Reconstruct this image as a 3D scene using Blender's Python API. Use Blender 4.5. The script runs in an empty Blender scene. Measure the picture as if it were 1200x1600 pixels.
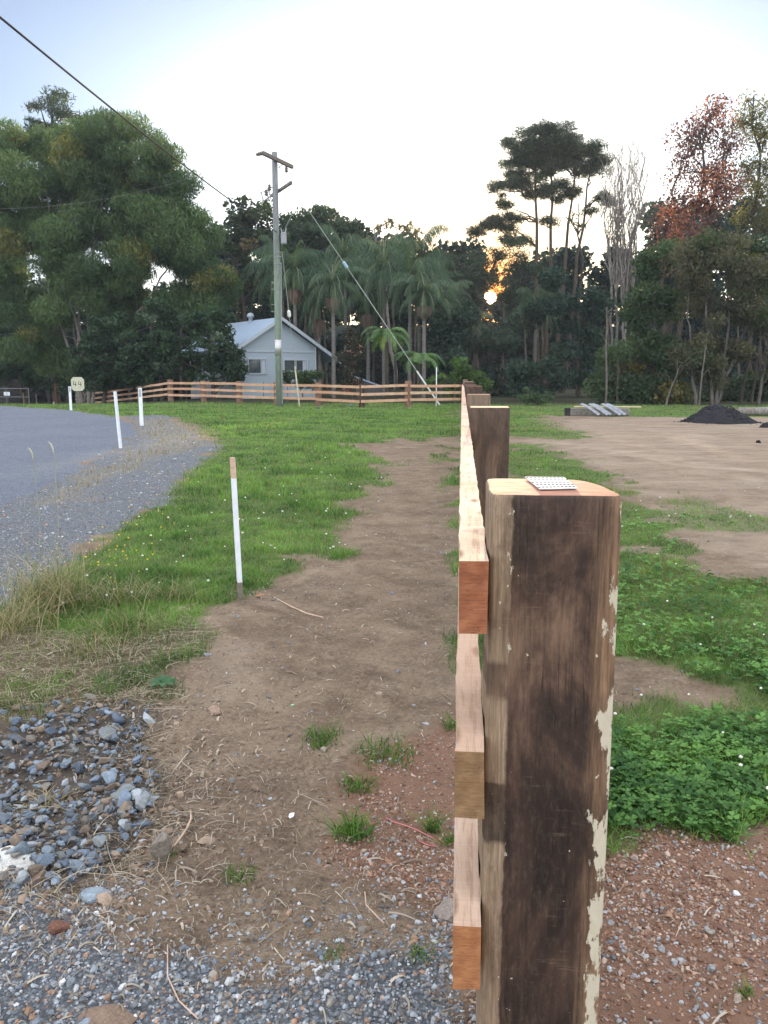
import bpy, math, random
import numpy as np
from mathutils import Vector

# ------------------------------------------------------------------ camera, sky, sun, exposure
sc = bpy.context.scene
COL = sc.collection
H, F0 = 1.40, 1300.0                       # eye height, focal length in photo pixels (1200 x 1600)
PITCH = math.atan(217 / F0)
YAW = math.atan(122 / math.hypot(F0, 217))
cam_d = bpy.data.cameras.new('camera'); cam = bpy.data.objects.new('camera', cam_d); COL.objects.link(cam)
cam.location = (0, 0, H); cam.rotation_euler = (math.pi/2 - PITCH, 0, YAW)
cam_d.sensor_fit = 'VERTICAL'; cam_d.sensor_height = 32.0; cam_d.lens = 32.0 * F0 / 1600
cam_d.clip_start = 0.05; cam_d.clip_end = 3000
sc.camera = cam

cy, sy, cp, sp = math.cos(YAW), math.sin(YAW), math.cos(PITCH), math.sin(PITCH)
RT = np.array([cy, sy, 0.0]); FH = np.array([-sy, cy, 0.0])
FW = FH*cp + np.array([0, 0, -sp]); UP = FH*sp + np.array([0, 0, cp])
def ray(px, py): return F0*FW + (800-py)*UP + (px-600)*RT

_sd = ray(766, 465); _sd = _sd/np.linalg.norm(_sd)
SUN_EL = math.asin(_sd[2]); SUN_AZ = math.atan2(_sd[0], _sd[1])      # azimuth clockwise from +Y
world = bpy.data.worlds.new('World'); sc.world = world; world.use_nodes = True
wn, wl = world.node_tree.nodes, world.node_tree.links
for n in list(wn): wn.remove(n)
sky = wn.new('ShaderNodeTexSky'); sky.sky_type = 'NISHITA'; sky.sun_disc = False
sky.sun_elevation = SUN_EL; sky.sun_rotation = SUN_AZ
sky.air_density = 1.0; sky.dust_density = 0.6; sky.ozone_density = 2.6; sky.altitude = 100
bg = wn.new('ShaderNodeBackground'); bg.inputs[1].default_value = 0.05; # bright hazy evening sky, deeper blue away from the sun
out = wn.new('ShaderNodeOutputWorld')
# the low sun itself and the bright sky round it, part of the sky
geo = wn.new('ShaderNodeNewGeometry')
dot = wn.new('ShaderNodeVectorMath'); dot.operation = 'DOT_PRODUCT'; dot.inputs[1].default_value = tuple(-_sd)
wl.new(geo.outputs['Incoming'], dot.inputs[0])
disc = wn.new('ShaderNodeMapRange'); disc.inputs[1].default_value = math.cos(math.radians(0.42)); disc.inputs[2].default_value = math.cos(math.radians(0.22))
wl.new(dot.outputs['Value'], disc.inputs[0])
bg2 = wn.new('ShaderNodeBackground'); bg2.inputs[0].default_value = (1, .72, .38, 1)
mul = wn.new('ShaderNodeMath'); mul.operation = 'MULTIPLY'; mul.inputs[1].default_value = 14.0
wl.new(disc.outputs[0], mul.inputs[0]); wl.new(mul.outputs[0], bg2.inputs[1])
def wmath(op, a_, b_=0.0):
    n_ = wn.new('ShaderNodeMath'); n_.operation = op
    for q_, v_ in enumerate((a_, b_)):
        if isinstance(v_, (int, float)): n_.inputs[q_].default_value = v_
        else: wl.new(v_, n_.inputs[q_])
    return n_.outputs[0]
def wdot(vec):
    n_ = wn.new('ShaderNodeVectorMath'); n_.operation = 'DOT_PRODUCT'; n_.inputs[1].default_value = tuple(vec); wl.new(geo.outputs['Incoming'], n_.inputs[0]); return n_.outputs['Value']
def wramp(fac, stops, scale_):
    cr_ = wn.new('ShaderNodeValToRGB'); wl.new(fac, cr_.inputs[0]); el_ = cr_.color_ramp.elements; cr_.color_ramp.interpolation = 'B_SPLINE'
    while len(el_) < len(stops): el_.new(.5)
    for i_, (d_, c_) in enumerate(stops): el_[i_].position = d_; el_[i_].color = tuple(v/scale_ for v in c_)+(1,)
    return cr_.outputs[0]
# wide oval glow of hazy air above the sun, blue further out, extra fill light added overhead and behind
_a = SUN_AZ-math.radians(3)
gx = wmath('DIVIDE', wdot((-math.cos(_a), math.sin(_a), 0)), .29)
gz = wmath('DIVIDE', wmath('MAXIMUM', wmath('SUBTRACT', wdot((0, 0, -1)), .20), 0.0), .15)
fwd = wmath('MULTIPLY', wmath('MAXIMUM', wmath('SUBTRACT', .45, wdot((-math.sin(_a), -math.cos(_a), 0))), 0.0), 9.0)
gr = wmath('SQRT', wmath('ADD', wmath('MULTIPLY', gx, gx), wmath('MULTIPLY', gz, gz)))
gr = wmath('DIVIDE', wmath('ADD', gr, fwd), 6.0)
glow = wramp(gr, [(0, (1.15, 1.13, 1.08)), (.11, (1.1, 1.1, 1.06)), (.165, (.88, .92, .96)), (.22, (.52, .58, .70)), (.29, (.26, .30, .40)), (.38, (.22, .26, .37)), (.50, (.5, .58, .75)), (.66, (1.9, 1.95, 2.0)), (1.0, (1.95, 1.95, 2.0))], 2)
ang = wmath('DIVIDE', wmath('ARCCOSINE', dot.outputs['Value']), math.radians(20))
near = wramp(ang, [(0, (1.2, .40, .07)), (.09, (1.1, .48, .12)), (.19, (1.1, .88, .66)), (.5, (.98, 1, 1.02)), (1, (1.0, .985, 1.0))], 1.2)
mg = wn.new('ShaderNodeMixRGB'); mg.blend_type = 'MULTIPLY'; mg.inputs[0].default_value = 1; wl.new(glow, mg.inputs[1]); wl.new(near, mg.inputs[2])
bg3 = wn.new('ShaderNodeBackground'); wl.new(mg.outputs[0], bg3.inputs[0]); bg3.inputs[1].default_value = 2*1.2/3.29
tint = wn.new('ShaderNodeMixRGB'); tint.blend_type = 'MULTIPLY'; tint.inputs[0].default_value = 1.0; wl.new(sky.outputs[0], tint.inputs[1]); wl.new(near, tint.inputs[2])
wl.new(tint.outputs[0], bg.inputs[0])
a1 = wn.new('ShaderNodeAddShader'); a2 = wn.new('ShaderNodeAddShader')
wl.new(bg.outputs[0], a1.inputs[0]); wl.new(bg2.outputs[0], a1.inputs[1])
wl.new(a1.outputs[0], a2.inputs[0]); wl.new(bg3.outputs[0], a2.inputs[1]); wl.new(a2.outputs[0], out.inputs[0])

sun_d = bpy.data.lights.new('sun', 'SUN'); sun_d.energy = 3.0; sun_d.angle = math.radians(0.5); sun_d.color = (1, .78, .5)
sun = bpy.data.objects.new('sun', sun_d); COL.objects.link(sun)
sun.rotation_euler = Vector(_sd).to_track_quat('Z', 'Y').to_euler(); sun.location = (0, 0, 40)
sc.view_settings.view_transform = 'Standard'; sc.view_settings.look = 'None'
sc.view_settings.exposure = 1.84; sc.view_settings.gamma = 1.0
sc.cycles.max_bounces = 6; sc.cycles.transparent_max_bounces = 6

# ------------------------------------------------------------------ noise, terrain, unprojection
def _hash(ix, iy, seed):
    h = (ix*374761393 + iy*668265263 + seed*1442695041) & 0xFFFFFFFF
    h = ((h ^ (h >> 13)) * 1274126177) & 0xFFFFFFFF
    return ((h ^ (h >> 16)) & 0xFFFF) / 65535.0
def vnoise(x, y, seed=0):
    x = np.asarray(x, float); y = np.asarray(y, float)
    ix, iy = np.floor(x).astype(np.int64), np.floor(y).astype(np.int64)
    fx, fy = x-ix, y-iy; fx = fx*fx*(3-2*fx); fy = fy*fy*(3-2*fy)
    a, b, c, d = _hash(ix, iy, seed), _hash(ix+1, iy, seed), _hash(ix, iy+1, seed), _hash(ix+1, iy+1, seed)
    return (a*(1-fx)+b*fx)*(1-fy) + (c*(1-fx)+d*fx)*fy - 0.5
def fbm(x, y, seed=0, o=4):
    s = 0; a = 1.0; k = 1.0
    for i in range(o):
        s = s + a*vnoise(x*k, y*k, seed+i*17); a *= .5; k *= 2.03
    return s
def sstep(a, b, x):
    t = np.clip((x-a)/(b-a), 0, 1); return t*t*(3-2*t)
def terrain(x, y):
    x = np.asarray(x, float); y = np.asarray(y, float)
    r = np.hypot(x, y)
    z = -0.25*sstep(18, 42, y)
    z = z - 1.35*sstep(40, 62, y)*sstep(-15, -33, x)
    z = z - 0.11*np.exp(-(((x+1.75)/.75)**2 + ((y-2.75)/.6)**2))          # washed-out hollow with crushed rock
    z = z + 0.05*np.exp(-(((x+1.9)/.9)**2 + ((y-4.6)/.8)**2))            # grassy bank
    z = z + 0.05*fbm(x*.35, y*.35, 3, 3)*sstep(1, 6, r)*(1-sstep(30, 60, r)*.5)
    z = z + 0.030*fbm(x*1.7, y*1.7, 9, 3)*(1-sstep(12, 30, r))
    return z
def G(px, py):
    d = ray(px, py); t = 1.0; z = 0.0
    if d[2] > -1e-3*F0: d = d.copy(); d[2] = -1e-3*F0
    for _ in range(12):
        t = (z-H)/d[2]; z = float(terrain(d[0]*t, d[1]*t))
    return np.array([d[0]*t, d[1]*t, z])
def At(px, py, dist):
    d = ray(px, py); t = dist/float(d @ FH); return np.array([0, 0, H]) + d*t
def Base(px, dist):
    p = FH*dist + RT*((px-600)/math.hypot(F0, 217)*dist); p[2] = float(terrain(p[0], p[1])); return p
def PXM(dist): return dist/1318.0            # metres per photo pixel

# ------------------------------------------------------------------ mesh + object helpers
def np_mesh(name, V, Fc, mats, cols=None, smooth=False, mi=None, attrs=None):
    V = np.ascontiguousarray(V, dtype=np.float32); Fc = np.ascontiguousarray(Fc, dtype=np.int32)
    me = bpy.data.meshes.new(name); k = Fc.shape[1]
    me.vertices.add(len(V)); me.vertices.foreach_set('co', V.ravel())
    me.loops.add(Fc.size); me.loops.foreach_set('vertex_index', Fc.ravel())
    me.polygons.add(len(Fc)); me.polygons.foreach_set('loop_start', np.arange(0, Fc.size, k, dtype=np.int32))
    me.update(calc_edges=True)
    for m in (mats if isinstance(mats, (list, tuple)) else [mats]): me.materials.append(m)
    if mi is not None: me.polygons.foreach_set('material_index', np.asarray(mi, dtype=np.int32))
    me.polygons.foreach_set('use_smooth', np.full(len(Fc), smooth, dtype=bool))
    A = dict(attrs or {})
    if cols is not None: A['Col'] = cols
    for nm, c in A.items():
        c = np.asarray(c, dtype=np.float32)
        if c.shape[1] == 3: c = np.hstack([c, np.ones((len(c), 1), np.float32)])
        at = me.color_attributes.new(nm, 'FLOAT_COLOR', 'POINT'); at.data.foreach_set('color', c.ravel())
    return me
def link(name, me, parent=None):
    o = bpy.data.objects.new(name, me); COL.objects.link(o)
    if parent is not None: o.parent = parent
    return o
def tag(o, label=None, cat=None, group=None, kind=None):
    if label: o['label'] = label
    if cat: o['category'] = cat
    if group: o['group'] = group
    if kind: o['kind'] = kind
    return o
def thing(name, label, cat, loc=(0, 0, 0), group=None):
    o = bpy.data.objects.new(name, None); COL.objects.link(o); o.location = tuple(float(v) for v in loc)
    o.empty_display_size = .2
    return tag(o, label, cat, group)
def shift(V, loc): return np.asarray(V, float) - np.asarray(loc, float)

class MB:
    """collects vertices and faces of one part"""
    def __init__(s): s.v = []; s.f = []; s.m = []
    def add(s, V, Fs, m=0):
        o = len(s.v); s.v += [tuple(map(float, p)) for p in V]; s.f += [tuple(o+i for i in f) for f in Fs]; s.m += [m]*len(Fs)
    def box(s, lo, hi, m=0):
        x0, y0, z0 = lo; x1, y1, z1 = hi
        s.add([(x0,y0,z0),(x1,y0,z0),(x1,y1,z0),(x0,y1,z0),(x0,y0,z1),(x1,y0,z1),(x1,y1,z1),(x0,y1,z1)],
              [(0,3,2,1),(4,5,6,7),(0,1,5,4),(1,2,6,5),(2,3,7,6),(3,0,4,7)], m)
    def beam(s, a, b, w, h, m=0, up=(0, 0, 1)):
        a = np.array(a, float); b = np.array(b, float); d = b-a; d /= np.linalg.norm(d)
        u = np.cross(d, up)
        if np.linalg.norm(u) < 1e-4: u = np.cross(d, (math.sin(YAW), -math.cos(YAW), 0))
        u /= np.linalg.norm(u); v = np.cross(u, d)
        P = [c + su*u*w/2 + sv*v*h/2 for c in (a, b) for su, sv in ((-1,-1),(1,-1),(1,1),(-1,1))]
        s.add(P, [(0,1,2,3),(7,6,5,4),(0,4,5,1),(1,5,6,2),(2,6,7,3),(3,7,4,0)], m)
    def tube(s, pts, rad, n=8, m=0, cap=True):
        pts = [np.array(p, float) for p in pts]; R = rad if hasattr(rad, '__len__') else [rad]*len(pts)
        o = len(s.v); ref = np.array([.31, .17, .93])
        for i, p in enumerate(pts):
            d = pts[min(i+1, len(pts)-1)] - pts[max(i-1, 0)]; d /= (np.linalg.norm(d)+1e-9)
            u = np.cross(d, ref)
            if np.linalg.norm(u) < .15: u = np.cross(d, (1, 0, 0))
            u /= np.linalg.norm(u); w = np.cross(d, u)
            for k in range(n):
                a = 2*math.pi*k/n; s.v.append(tuple(p + R[i]*(math.cos(a)*u + math.sin(a)*w)))
        for i in range(len(pts)-1):
            for k in range(n):
                s.f.append((o+i*n+k, o+i*n+(k+1)%n, o+(i+1)*n+(k+1)%n, o+(i+1)*n+k)); s.m.append(m)
        if cap:
            s.f.append(tuple(o+k for k in range(n))[::-1]); s.m.append(m)
            s.f.append(tuple(o+(len(pts)-1)*n+k for k in range(n))); s.m.append(m)
    def lathe(s, c, prof, n=12, m=0):
        o = len(s.v)
        for r, z in prof:
            for k in range(n):
                a = 2*math.pi*k/n; s.v.append((c[0]+r*math.cos(a), c[1]+r*math.sin(a), c[2]+z))
        for i in range(len(prof)-1):
            for k in range(n):
                s.f.append((o+i*n+k, o+i*n+(k+1)%n, o+(i+1)*n+(k+1)%n, o+(i+1)*n+k)); s.m.append(m)
    def build(s, name, mats, parent=None, origin=(0, 0, 0), smooth=False, bevel=0):
        me = bpy.data.meshes.new(name); ox = np.array(origin, float)
        me.from_pydata([tuple(np.array(p)-ox) for p in s.v], [], s.f); me.update()
        for q in (mats if isinstance(mats, (list, tuple)) else [mats]): me.materials.append(q)
        me.polygons.foreach_set('material_index', s.m)
        me.polygons.foreach_set('use_smooth', [smooth]*len(s.f))
        o = link(name, me, parent)
        if parent is None: o.location = tuple(ox)
        if bevel:
            b = o.modifiers.new('b', 'BEVEL'); b.width = bevel; b.segments = 2; b.limit_method = 'ANGLE'
        return o

# ------------------------------------------------------------------ material helpers
class MT:
    def __init__(s, name, rough=.8, spec=.3):
        s.m = bpy.data.materials.new(name); s.m.use_nodes = True
        s.n = s.m.node_tree.nodes; s.l = s.m.node_tree.links
        s.b = s.n['Principled BSDF']; s.b.inputs['Roughness'].default_value = rough; s.b.inputs['Specular IOR Level'].default_value = spec
        s.out = s.n['Material Output']
    def node(s, t, **kw):
        n = s.n.new(t)
        for k, v in kw.items(): setattr(n, k, v)
        return n
    def put(s, v, sock):
        if hasattr(v, 'links') or isinstance(v, bpy.types.NodeSocket): s.l.new(v, sock)
        elif isinstance(v, tuple) and len(v) == 3 and sock.type == 'RGBA': sock.default_value = (*v, 1)
        else: sock.default_value = v
    def coord(s, kind='Object', scale=(1, 1, 1), rot=(0, 0, 0), loc=(0, 0, 0)):
        c = s.node('ShaderNodeTexCoord'); m = s.node('ShaderNodeMapping'); s.l.new(c.outputs[kind], m.inputs[0])
        m.inputs['Scale'].default_value = scale; m.inputs['Rotation'].default_value = rot; m.inputs['Location'].default_value = loc
        return m.outputs[0]
    def noise(s, vec, scale, detail=5, rough=.55, dist=0, color=False):
        n = s.node('ShaderNodeTexNoise'); s.l.new(vec, n.inputs['Vector']); n.inputs['Scale'].default_value = scale
        n.inputs['Detail'].default_value = detail; n.inputs['Roughness'].default_value = rough; n.inputs['Distortion'].default_value = dist
        return n.outputs[1 if color else 0]
    def voro(s, vec, scale, feat='F1', outp='Distance'):
        n = s.node('ShaderNodeTexVoronoi', feature=feat); s.l.new(vec, n.inputs['Vector']); n.inputs['Scale'].default_value = scale
        return n.outputs[outp]
    def ramp(s, fac, stops):
        r = s.node('ShaderNodeValToRGB'); s.l.new(fac, r.inputs[0]); e = r.color_ramp.elements
        while len(e) < len(stops): e.new(.5)
        for i, (p, c) in enumerate(stops):
            e[i].position = p; e[i].color = (c, c, c, 1) if not hasattr(c, '__len__') else (*c, 1)
        return r.outputs[0]
    def mix(s, f, a, b, mode='MIX'):
        n = s.node('ShaderNodeMixRGB', blend_type=mode); s.put(f, n.inputs[0]); s.put(a, n.inputs[1]); s.put(b, n.inputs[2]); return n.outputs[0]
    def math(s, op, a, b=0.0, clamp=False):
        n = s.node('ShaderNodeMath', operation=op, use_clamp=clamp); s.put(a, n.inputs[0]); s.put(b, n.inputs[1]); return n.outputs[0]
    def rng(s, v, a, b, c=0., d=1.):
        n = s.node('ShaderNodeMapRange'); s.put(v, n.inputs[0])
        for i, q in enumerate((a, b, c, d)): n.inputs[i+1].default_value = q
        return n.outputs[0]
    def attr(s, name):
        n = s.node('ShaderNodeAttribute'); n.attribute_name = name; return n
    def sep(s, v):
        n = s.node('ShaderNodeSeparateXYZ'); s.l.new(v, n.inputs[0]); return n.outputs
    def base(s, v): s.put(v, s.b.inputs['Base Color'])
    def bump(s, h, strength=.5, dist=.01):
        n = s.node('ShaderNodeBump'); n.inputs['Strength'].default_value = strength; n.inputs['Distance'].default_value = dist
        s.l.new(h, n.inputs['Height']); s.l.new(n.outputs[0], s.b.inputs['Normal'])

def simple(name, c, rough=.8, var=.25, scale=6, metal=0, spec=.3, bump=0):
    t = MT(name, rough, spec); v = t.coord(); n = t.noise(v, scale, 6, .6)
    lo = tuple(x*(1-var) for x in c); hi = tuple(min(1, x*(1+var)) for x in c)
    t.base(t.ramp(n, [(.3, lo), (.7, hi)])); t.b.inputs['Metallic'].default_value = metal
    if bump: t.bump(n, .5, bump)
    return t.m
def leaf_mat(name, trans=.35, rough=.55, tint=(1.0, 1.0, .55)):
    t = MT(name, rough, .25); a = t.attr('Col').outputs['Color']; t.base(a)
    tr = t.node('ShaderNodeBsdfTranslucent'); s2 = t.mix(1.0, a, tint, 'MULTIPLY'); s3 = t.mix(1.0, s2, (1.6, 1.6, 1.6), 'MULTIPLY'); t.l.new(s3, tr.inputs[0])
    mx = t.node('ShaderNodeMixShader'); mx.inputs[0].default_value = trans
    t.l.new(t.b.outputs[0], mx.inputs[1]); t.l.new(tr.outputs[0], mx.inputs[2]); t.l.new(mx.outputs[0], t.out.inputs[0])
    return t.m
M_leaf = leaf_mat('leaf'); M_grass = leaf_mat('grass_blade', .3); M_frond = leaf_mat('frond', .25, .5)
M_straw = leaf_mat('straw', .1, .8, (1, 1, 1))
def bark_mat(name, c1, c2, sc_=(6, 6, 1.2)):
    t = MT(name, .9, .1); v = t.coord(scale=sc_); n = t.noise(v, 3, 6, .65); t.base(t.ramp(n, [(.3, c1), (.7, c2)])); t.bump(n, .8, .03); return t.m
M_bark = bark_mat('bark', (.035, .028, .022), (.12, .10, .08))
M_bark_pale = bark_mat('pale_bark', (.10, .09, .08), (.34, .31, .28))
M_bark_palm = bark_mat('palm_trunk', (.09, .085, .075), (.22, .21, .19), (1, 1, 10))

# ------------------------------------------------------------------ polygons on the ground
def poly(pts): return np.array([G(*p)[:2] if len(p) == 2 else p[:2] for p in pts])
W = lambda x, y: (x, y, 'w')                  # a point given directly in metres
def sdist(P, x, y):
    """signed distance, positive inside"""
    inside = np.zeros(len(x), bool); best = np.full(len(x), 1e18)
    for i in range(len(P)):
        ax, ay = P[i]; bx, by = P[(i+1) % len(P)]; dx, dy = bx-ax, by-ay; L = dx*dx+dy*dy+1e-12
        t = np.clip(((x-ax)*dx+(y-ay)*dy)/L, 0, 1)
        best = np.minimum(best, (x-ax-t*dx)**2+(y-ay-t*dy)**2)
        c = ((ay > y) != (by > y)); xi = ax + (y-ay)/(dy if abs(dy) > 1e-12 else 1e-12)*dx
        inside ^= (c & (x < xi))
    d = np.sqrt(best); return np.where(inside, d, -d)
ROAD = poly([(0, 790), (60, 768), (110, 742), (150, 716), (195, 694), (214, 676), (205, 662), (170, 650), (110, 641), (0, 634), W(-45, 38), W(-60, 10), W(-30, -20), W(-4.6, -20), W(-4.2, 5)])
GRASS_L = poly([(724, 628), (724, 684), (610, 688), (515, 698), (600, 722), (575, 770), (545, 830), (470, 885), (400, 912), (330, 965), (275, 1030), (235, 1080), (130, 1095), (60, 1120), (-150, 1140),
                (-150, 980), (20, 930), (100, 880), (160, 830), (235, 790), (300, 735), (335, 700), (300, 672), (250, 650), (222, 640), (180, 634), (110, 630)])
GRASS_R1 = poly([(722, 700), (800, 692), (880, 712), (950, 745), (1010, 800), (1085, 865), (1230, 925), (1400, 960), (1400, 1060), (1120, 1062), (1040, 1048), (960, 1038), (760, 1035), (735, 800)])
CLOVER = poly([(940, 1100), (1010, 1075), (1060, 1080), (1100, 1112), (1150, 1100), (1210, 1060), (1500, 1050), (1500, 1300), (1200, 1268), (1150, 1312), (1070, 1292), (1000, 1278), (900, 1290), (800, 1250), (800, 1120)])
GRASS_R3 = poly([(722, 632), (1500, 636), (1500, 648), (1100, 653), (900, 648), (835, 650), (860, 664), (935, 684), (880, 686), (800, 682), (722, 690)])
GRASS_R4 = poly([(1010, 780), (1060, 775), (1130, 798), (1215, 808), (1215, 832), (1100, 830), (1040, 812)])
SHOULDER = poly([(-150, 800), (0, 770), (60, 745), (110, 725), (150, 700), (195, 680), (205, 650), (260, 648), (300, 668), (340, 700), (300, 735), (235, 795), (160, 840), (100, 890), (20, 940), (-150, 990)]) if True else poly([(-150, 820), (0, 790), (60, 766), (110, 740), (150, 714), (195, 694), (240, 690), (300, 668), (340, 700), (300, 735), (235, 790), (160, 830), (100, 885), (20, 935), (-150, 985)])
DRIVE = poly([(-400, 1340), (0, 1365), (60, 1350), (130, 1375), (160, 1420), (260, 1490), (400, 1525), (560, 1510), (640, 1455), (700, 1425), (745, 1415), (800, 1900), (-500, 2100), (-700, 1500)])
ROCKS = poly([(-150, 1130), (60, 1105), (190, 1092), (230, 1110), (215, 1160), (240, 1230), (215, 1300), (170, 1350), (110, 1380), (0, 1385), (-200, 1400)])
RED = poly([(930, 1285), (1020, 1270), (1150, 1300), (1300, 1255), (1600, 1300), (1600, 2200), (700, 2200), (690, 1500), (640, 1420), (560, 1330), (540, 1220), (600, 1180), (700, 1130), (800, 1100), (900, 1150)])
STRAWY = poly([(200, 712), (222, 690), (212, 655), (270, 655), (330, 672), (350, 690), (300, 700), (262, 716), (215, 728), (120, 780), (60, 790), (110, 755)])
MATTED = poly([(-150, 985), (60, 985), (180, 990), (290, 950), (318, 985), (255, 1040), (235, 1085), (130, 1112), (60, 1128), (-150, 1150)])
YARD = poly([(800, 690), (900, 655), (1000, 652), (1500, 655), (1600, 1000), (1210, 905), (1085, 860), (1010, 795), (950, 742), (880, 708)])
PALE = [poly([(860, 690), (960, 700), (1200, 735), (1200, 760), (1080, 735), (950, 712)]), poly([(1020, 676), (1130, 680), (1140, 688), (1040, 688)]),
        poly([(345, 1055), (372, 1000), (400, 1010), (375, 1060), (350, 1080)])]
def masks(x, y):
    nz = fbm(x*2.2, y*2.2, 21, 4); nb = fbm(x*.6, y*.6, 5, 3); r = np.hypot(x, y)
    amp = .10+.035*r
    def soft(P, a=1.0, w=.5): return sstep(-.05-w*.02*r, .05+w*.02*r, sdist(P, x, y) + a*amp*nz*1.3)
    gl = soft(GRASS_L, 1.2); g1 = soft(GRASS_R1, 1.3); cl = soft(CLOVER, 1.1); g3 = soft(GRASS_R3, .8); g4 = soft(GRASS_R4, 1)*.6
    g1 = g1*sstep(-.42, -.12, nb + nz*.8 + .25)
    far = sstep(39, 43, y)
    left_out = ((x < -7) & (y > 28)).astype(float)
    road = sstep(-.04-.012*r, .04+.012*r, sdist(ROAD, x, y) + .10*nz + .012*r*nz)
    gr = np.maximum.reduce([gl, g1, g3, g4, cl, far, left_out])*(1-road)
    grav = np.maximum(soft(SHOULDER, .6), soft(DRIVE, 1.0))*(1-road)
    gr = gr*(1-soft(SHOULDER, .6))
    patches = sstep(.12, .30, fbm(x*1.1, y*1.1, 77, 3))*(r > 2)*sstep(-3, -.3, x)*.0
    rocks = soft(ROCKS, .6)
    red = soft(RED, 1.0); straw = soft(STRAWY, .8)*(1-road)
    pale = np.maximum.reduce([sstep(-.3, .35, sdist(P, x, y)+.4*nz*(.4+.05*r)) for P in PALE])
    pale = np.maximum(pale, .60*soft(YARD, 1.)); mat = soft(MATTED, .9)
    gr = gr*(1-.88*mat*(fbm(x*4, y*4, 33, 2) < .30))
    return dict(mat=mat, grass=gr*(1-rocks), clover=np.maximum(cl, g1*sstep(4.2, 2.6, y)), grav=grav, rocks=rocks, road=road, red=red, straw=straw, pale=pale, far=far)

# ------------------------------------------------------------------ ground
def CRUMB(x, y): q = fbm(x*20, y*20, 231, 3); return .016*np.clip(q-.08, 0, 1)*sstep(-.25, .35, fbm(x*2.1, y*2.1, 232, 2))*1.6-.010*np.clip(-fbm(x*6, y*6, 233, 2)-.12, 0, 1)*2
r_ = np.exp(np.arange(math.log(.25), math.log(700), .0115))
th = np.concatenate([np.radians(np.arange(-48, 48, .2)), np.radians(np.arange(48, 312, 4))])
az0 = -YAW
TH, RR = np.meshgrid(th+az0, r_); X = (RR*np.sin(TH)); Y = (RR*np.cos(TH))
nr, nt = X.shape; x = X.ravel(); y = Y.ravel(); rr = RR.ravel()
mk = masks(x, y)
z = terrain(x, y)
lod = 1-sstep(5, 14, rr)
z = z + lod*(.012*fbm(x*9, y*9, 31, 3)*(1-mk['road']) + .02*fbm(x*14, y*14, 51, 3)*mk['rocks']) + .010*mk['road']*0
z = z + lod*.006*fbm(x*34, y*34, 61, 2) + lod*CRUMB(x, y)
idx = np.arange(nr*nt).reshape(nr, nt)
a = idx[:-1, :]; b = np.roll(idx, -1, axis=1)[:-1, :]; c = np.roll(idx, -1, axis=1)[1:, :]; d = idx[1:, :]
faces = np.stack([a, d, c, b], -1).reshape(-1, 4)
V = np.stack([x, y, z], -1)
V = np.vstack([V, [[0, 0, terrain(0, 0)]]])
zone1 = np.stack([mk['grass'], mk['grav'], mk['red'], np.ones_like(x)], -1); zone2 = np.stack([mk['pale'], mk['rocks'], mk['straw'], np.ones_like(x)], -1)
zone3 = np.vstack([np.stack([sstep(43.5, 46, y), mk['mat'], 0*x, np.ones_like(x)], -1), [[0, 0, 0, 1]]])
zone1 = np.vstack([zone1, [[0, 0, 0, 1]]]); zone2 = np.vstack([zone2, [[0, 0, 0, 1]]])
tg = MT('ground_soil', .95, .15); co = tg.coord()
n_big = tg.noise(co, .9, 5, .6); n_mid = tg.noise(co, 7, 8, .65); n_fin = tg.noise(co, 55, 6, .7); n_xf = tg.noise(co, 190, 4, .7)
soil = tg.ramp(n_mid, [(.25, (.11, .078, .050)), (.5, (.205, .152, .104)), (.75, (.33, .265, .19))])
soil = tg.mix(tg.ramp(n_big, [(.35, 0.), (.65, .55)]), soil, (.25, .185, .135))
soil = tg.mix(tg.ramp(n_fin, [(.44, .0), (.56, .7)]), soil, (.105, .074, .052))
soil = tg.mix(tg.ramp(tg.noise(tg.coord(loc=(7, 3, 0)), 2.6, 8, .72, .6), [(.44, .0), (.62, .55)]), soil, (.32, .25, .175))
soil = tg.mix(tg.ramp(tg.noise(tg.coord(loc=(17, 9, 0)), 1.9, 8, .75, .8), [(.50, .0), (.66, .6)]), soil, (.105, .068, .046))
soil = tg.mix(tg.ramp(n_xf, [(.52, .0), (.68, .5)]), soil, (.32, .26, .205))
soil = tg.mix(tg.ramp(tg.noise(tg.coord(loc=(3, 1, 0)), 18, 6, .7), [(.56, .0), (.70, .5)]), soil, (.060, .044, .034))
z1 = tg.node('ShaderNodeSeparateColor'); tg.l.new(tg.attr('zone1').outputs['Color'], z1.inputs[0])
z2 = tg.node('ShaderNodeSeparateColor'); tg.l.new(tg.attr('zone2').outputs['Color'], z2.inputs[0])
redc = tg.mix(n_fin, (.17, .092, .060), (.30, .18, .125))
soil = tg.mix(tg.math('MULTIPLY', z1.outputs[2], .85), soil, redc)
vor = tg.voro(co, 95, 'F1', 'Color'); vg = tg.ramp(vor, [(.1, (.12, .14, .165)), (.5, (.26, .29, .32)), (.9, (.46, .48, .50))])
vg = tg.mix(tg.ramp(tg.voro(co, 95), [(.0, 0.), (.55, .75)]), vg, (.06, .062, .066))
gm = tg.rng(tg.math('ADD', z1.outputs[1], tg.rng(n_mid, .3, .7, -.32, .32)), .25, .75)
soil = tg.mix(gm, soil, vg)
soil = tg.mix(tg.math('MULTIPLY', z2.outputs[1], .8), soil, (.07, .066, .06))
stre = tg.noise(tg.coord(scale=(.5, 1.1, 1), rot=(0, 0, .45)), 1.3, 9, .74, .8)
scf = tg.ramp(tg.noise(tg.coord(scale=(1, 2.2, 1), rot=(0, 0, .5), loc=(5, 2, 0)), 2.2, 8, .75), [(.56, 0.), (.66, .55)])
soil = tg.mix(tg.math('MULTIPLY', z2.outputs[0], tg.ramp(stre, [(.35, .15), (.6, .9)])), soil, tg.mix(stre, (.27, .195, .13), (.45, .385, .31)))
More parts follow.
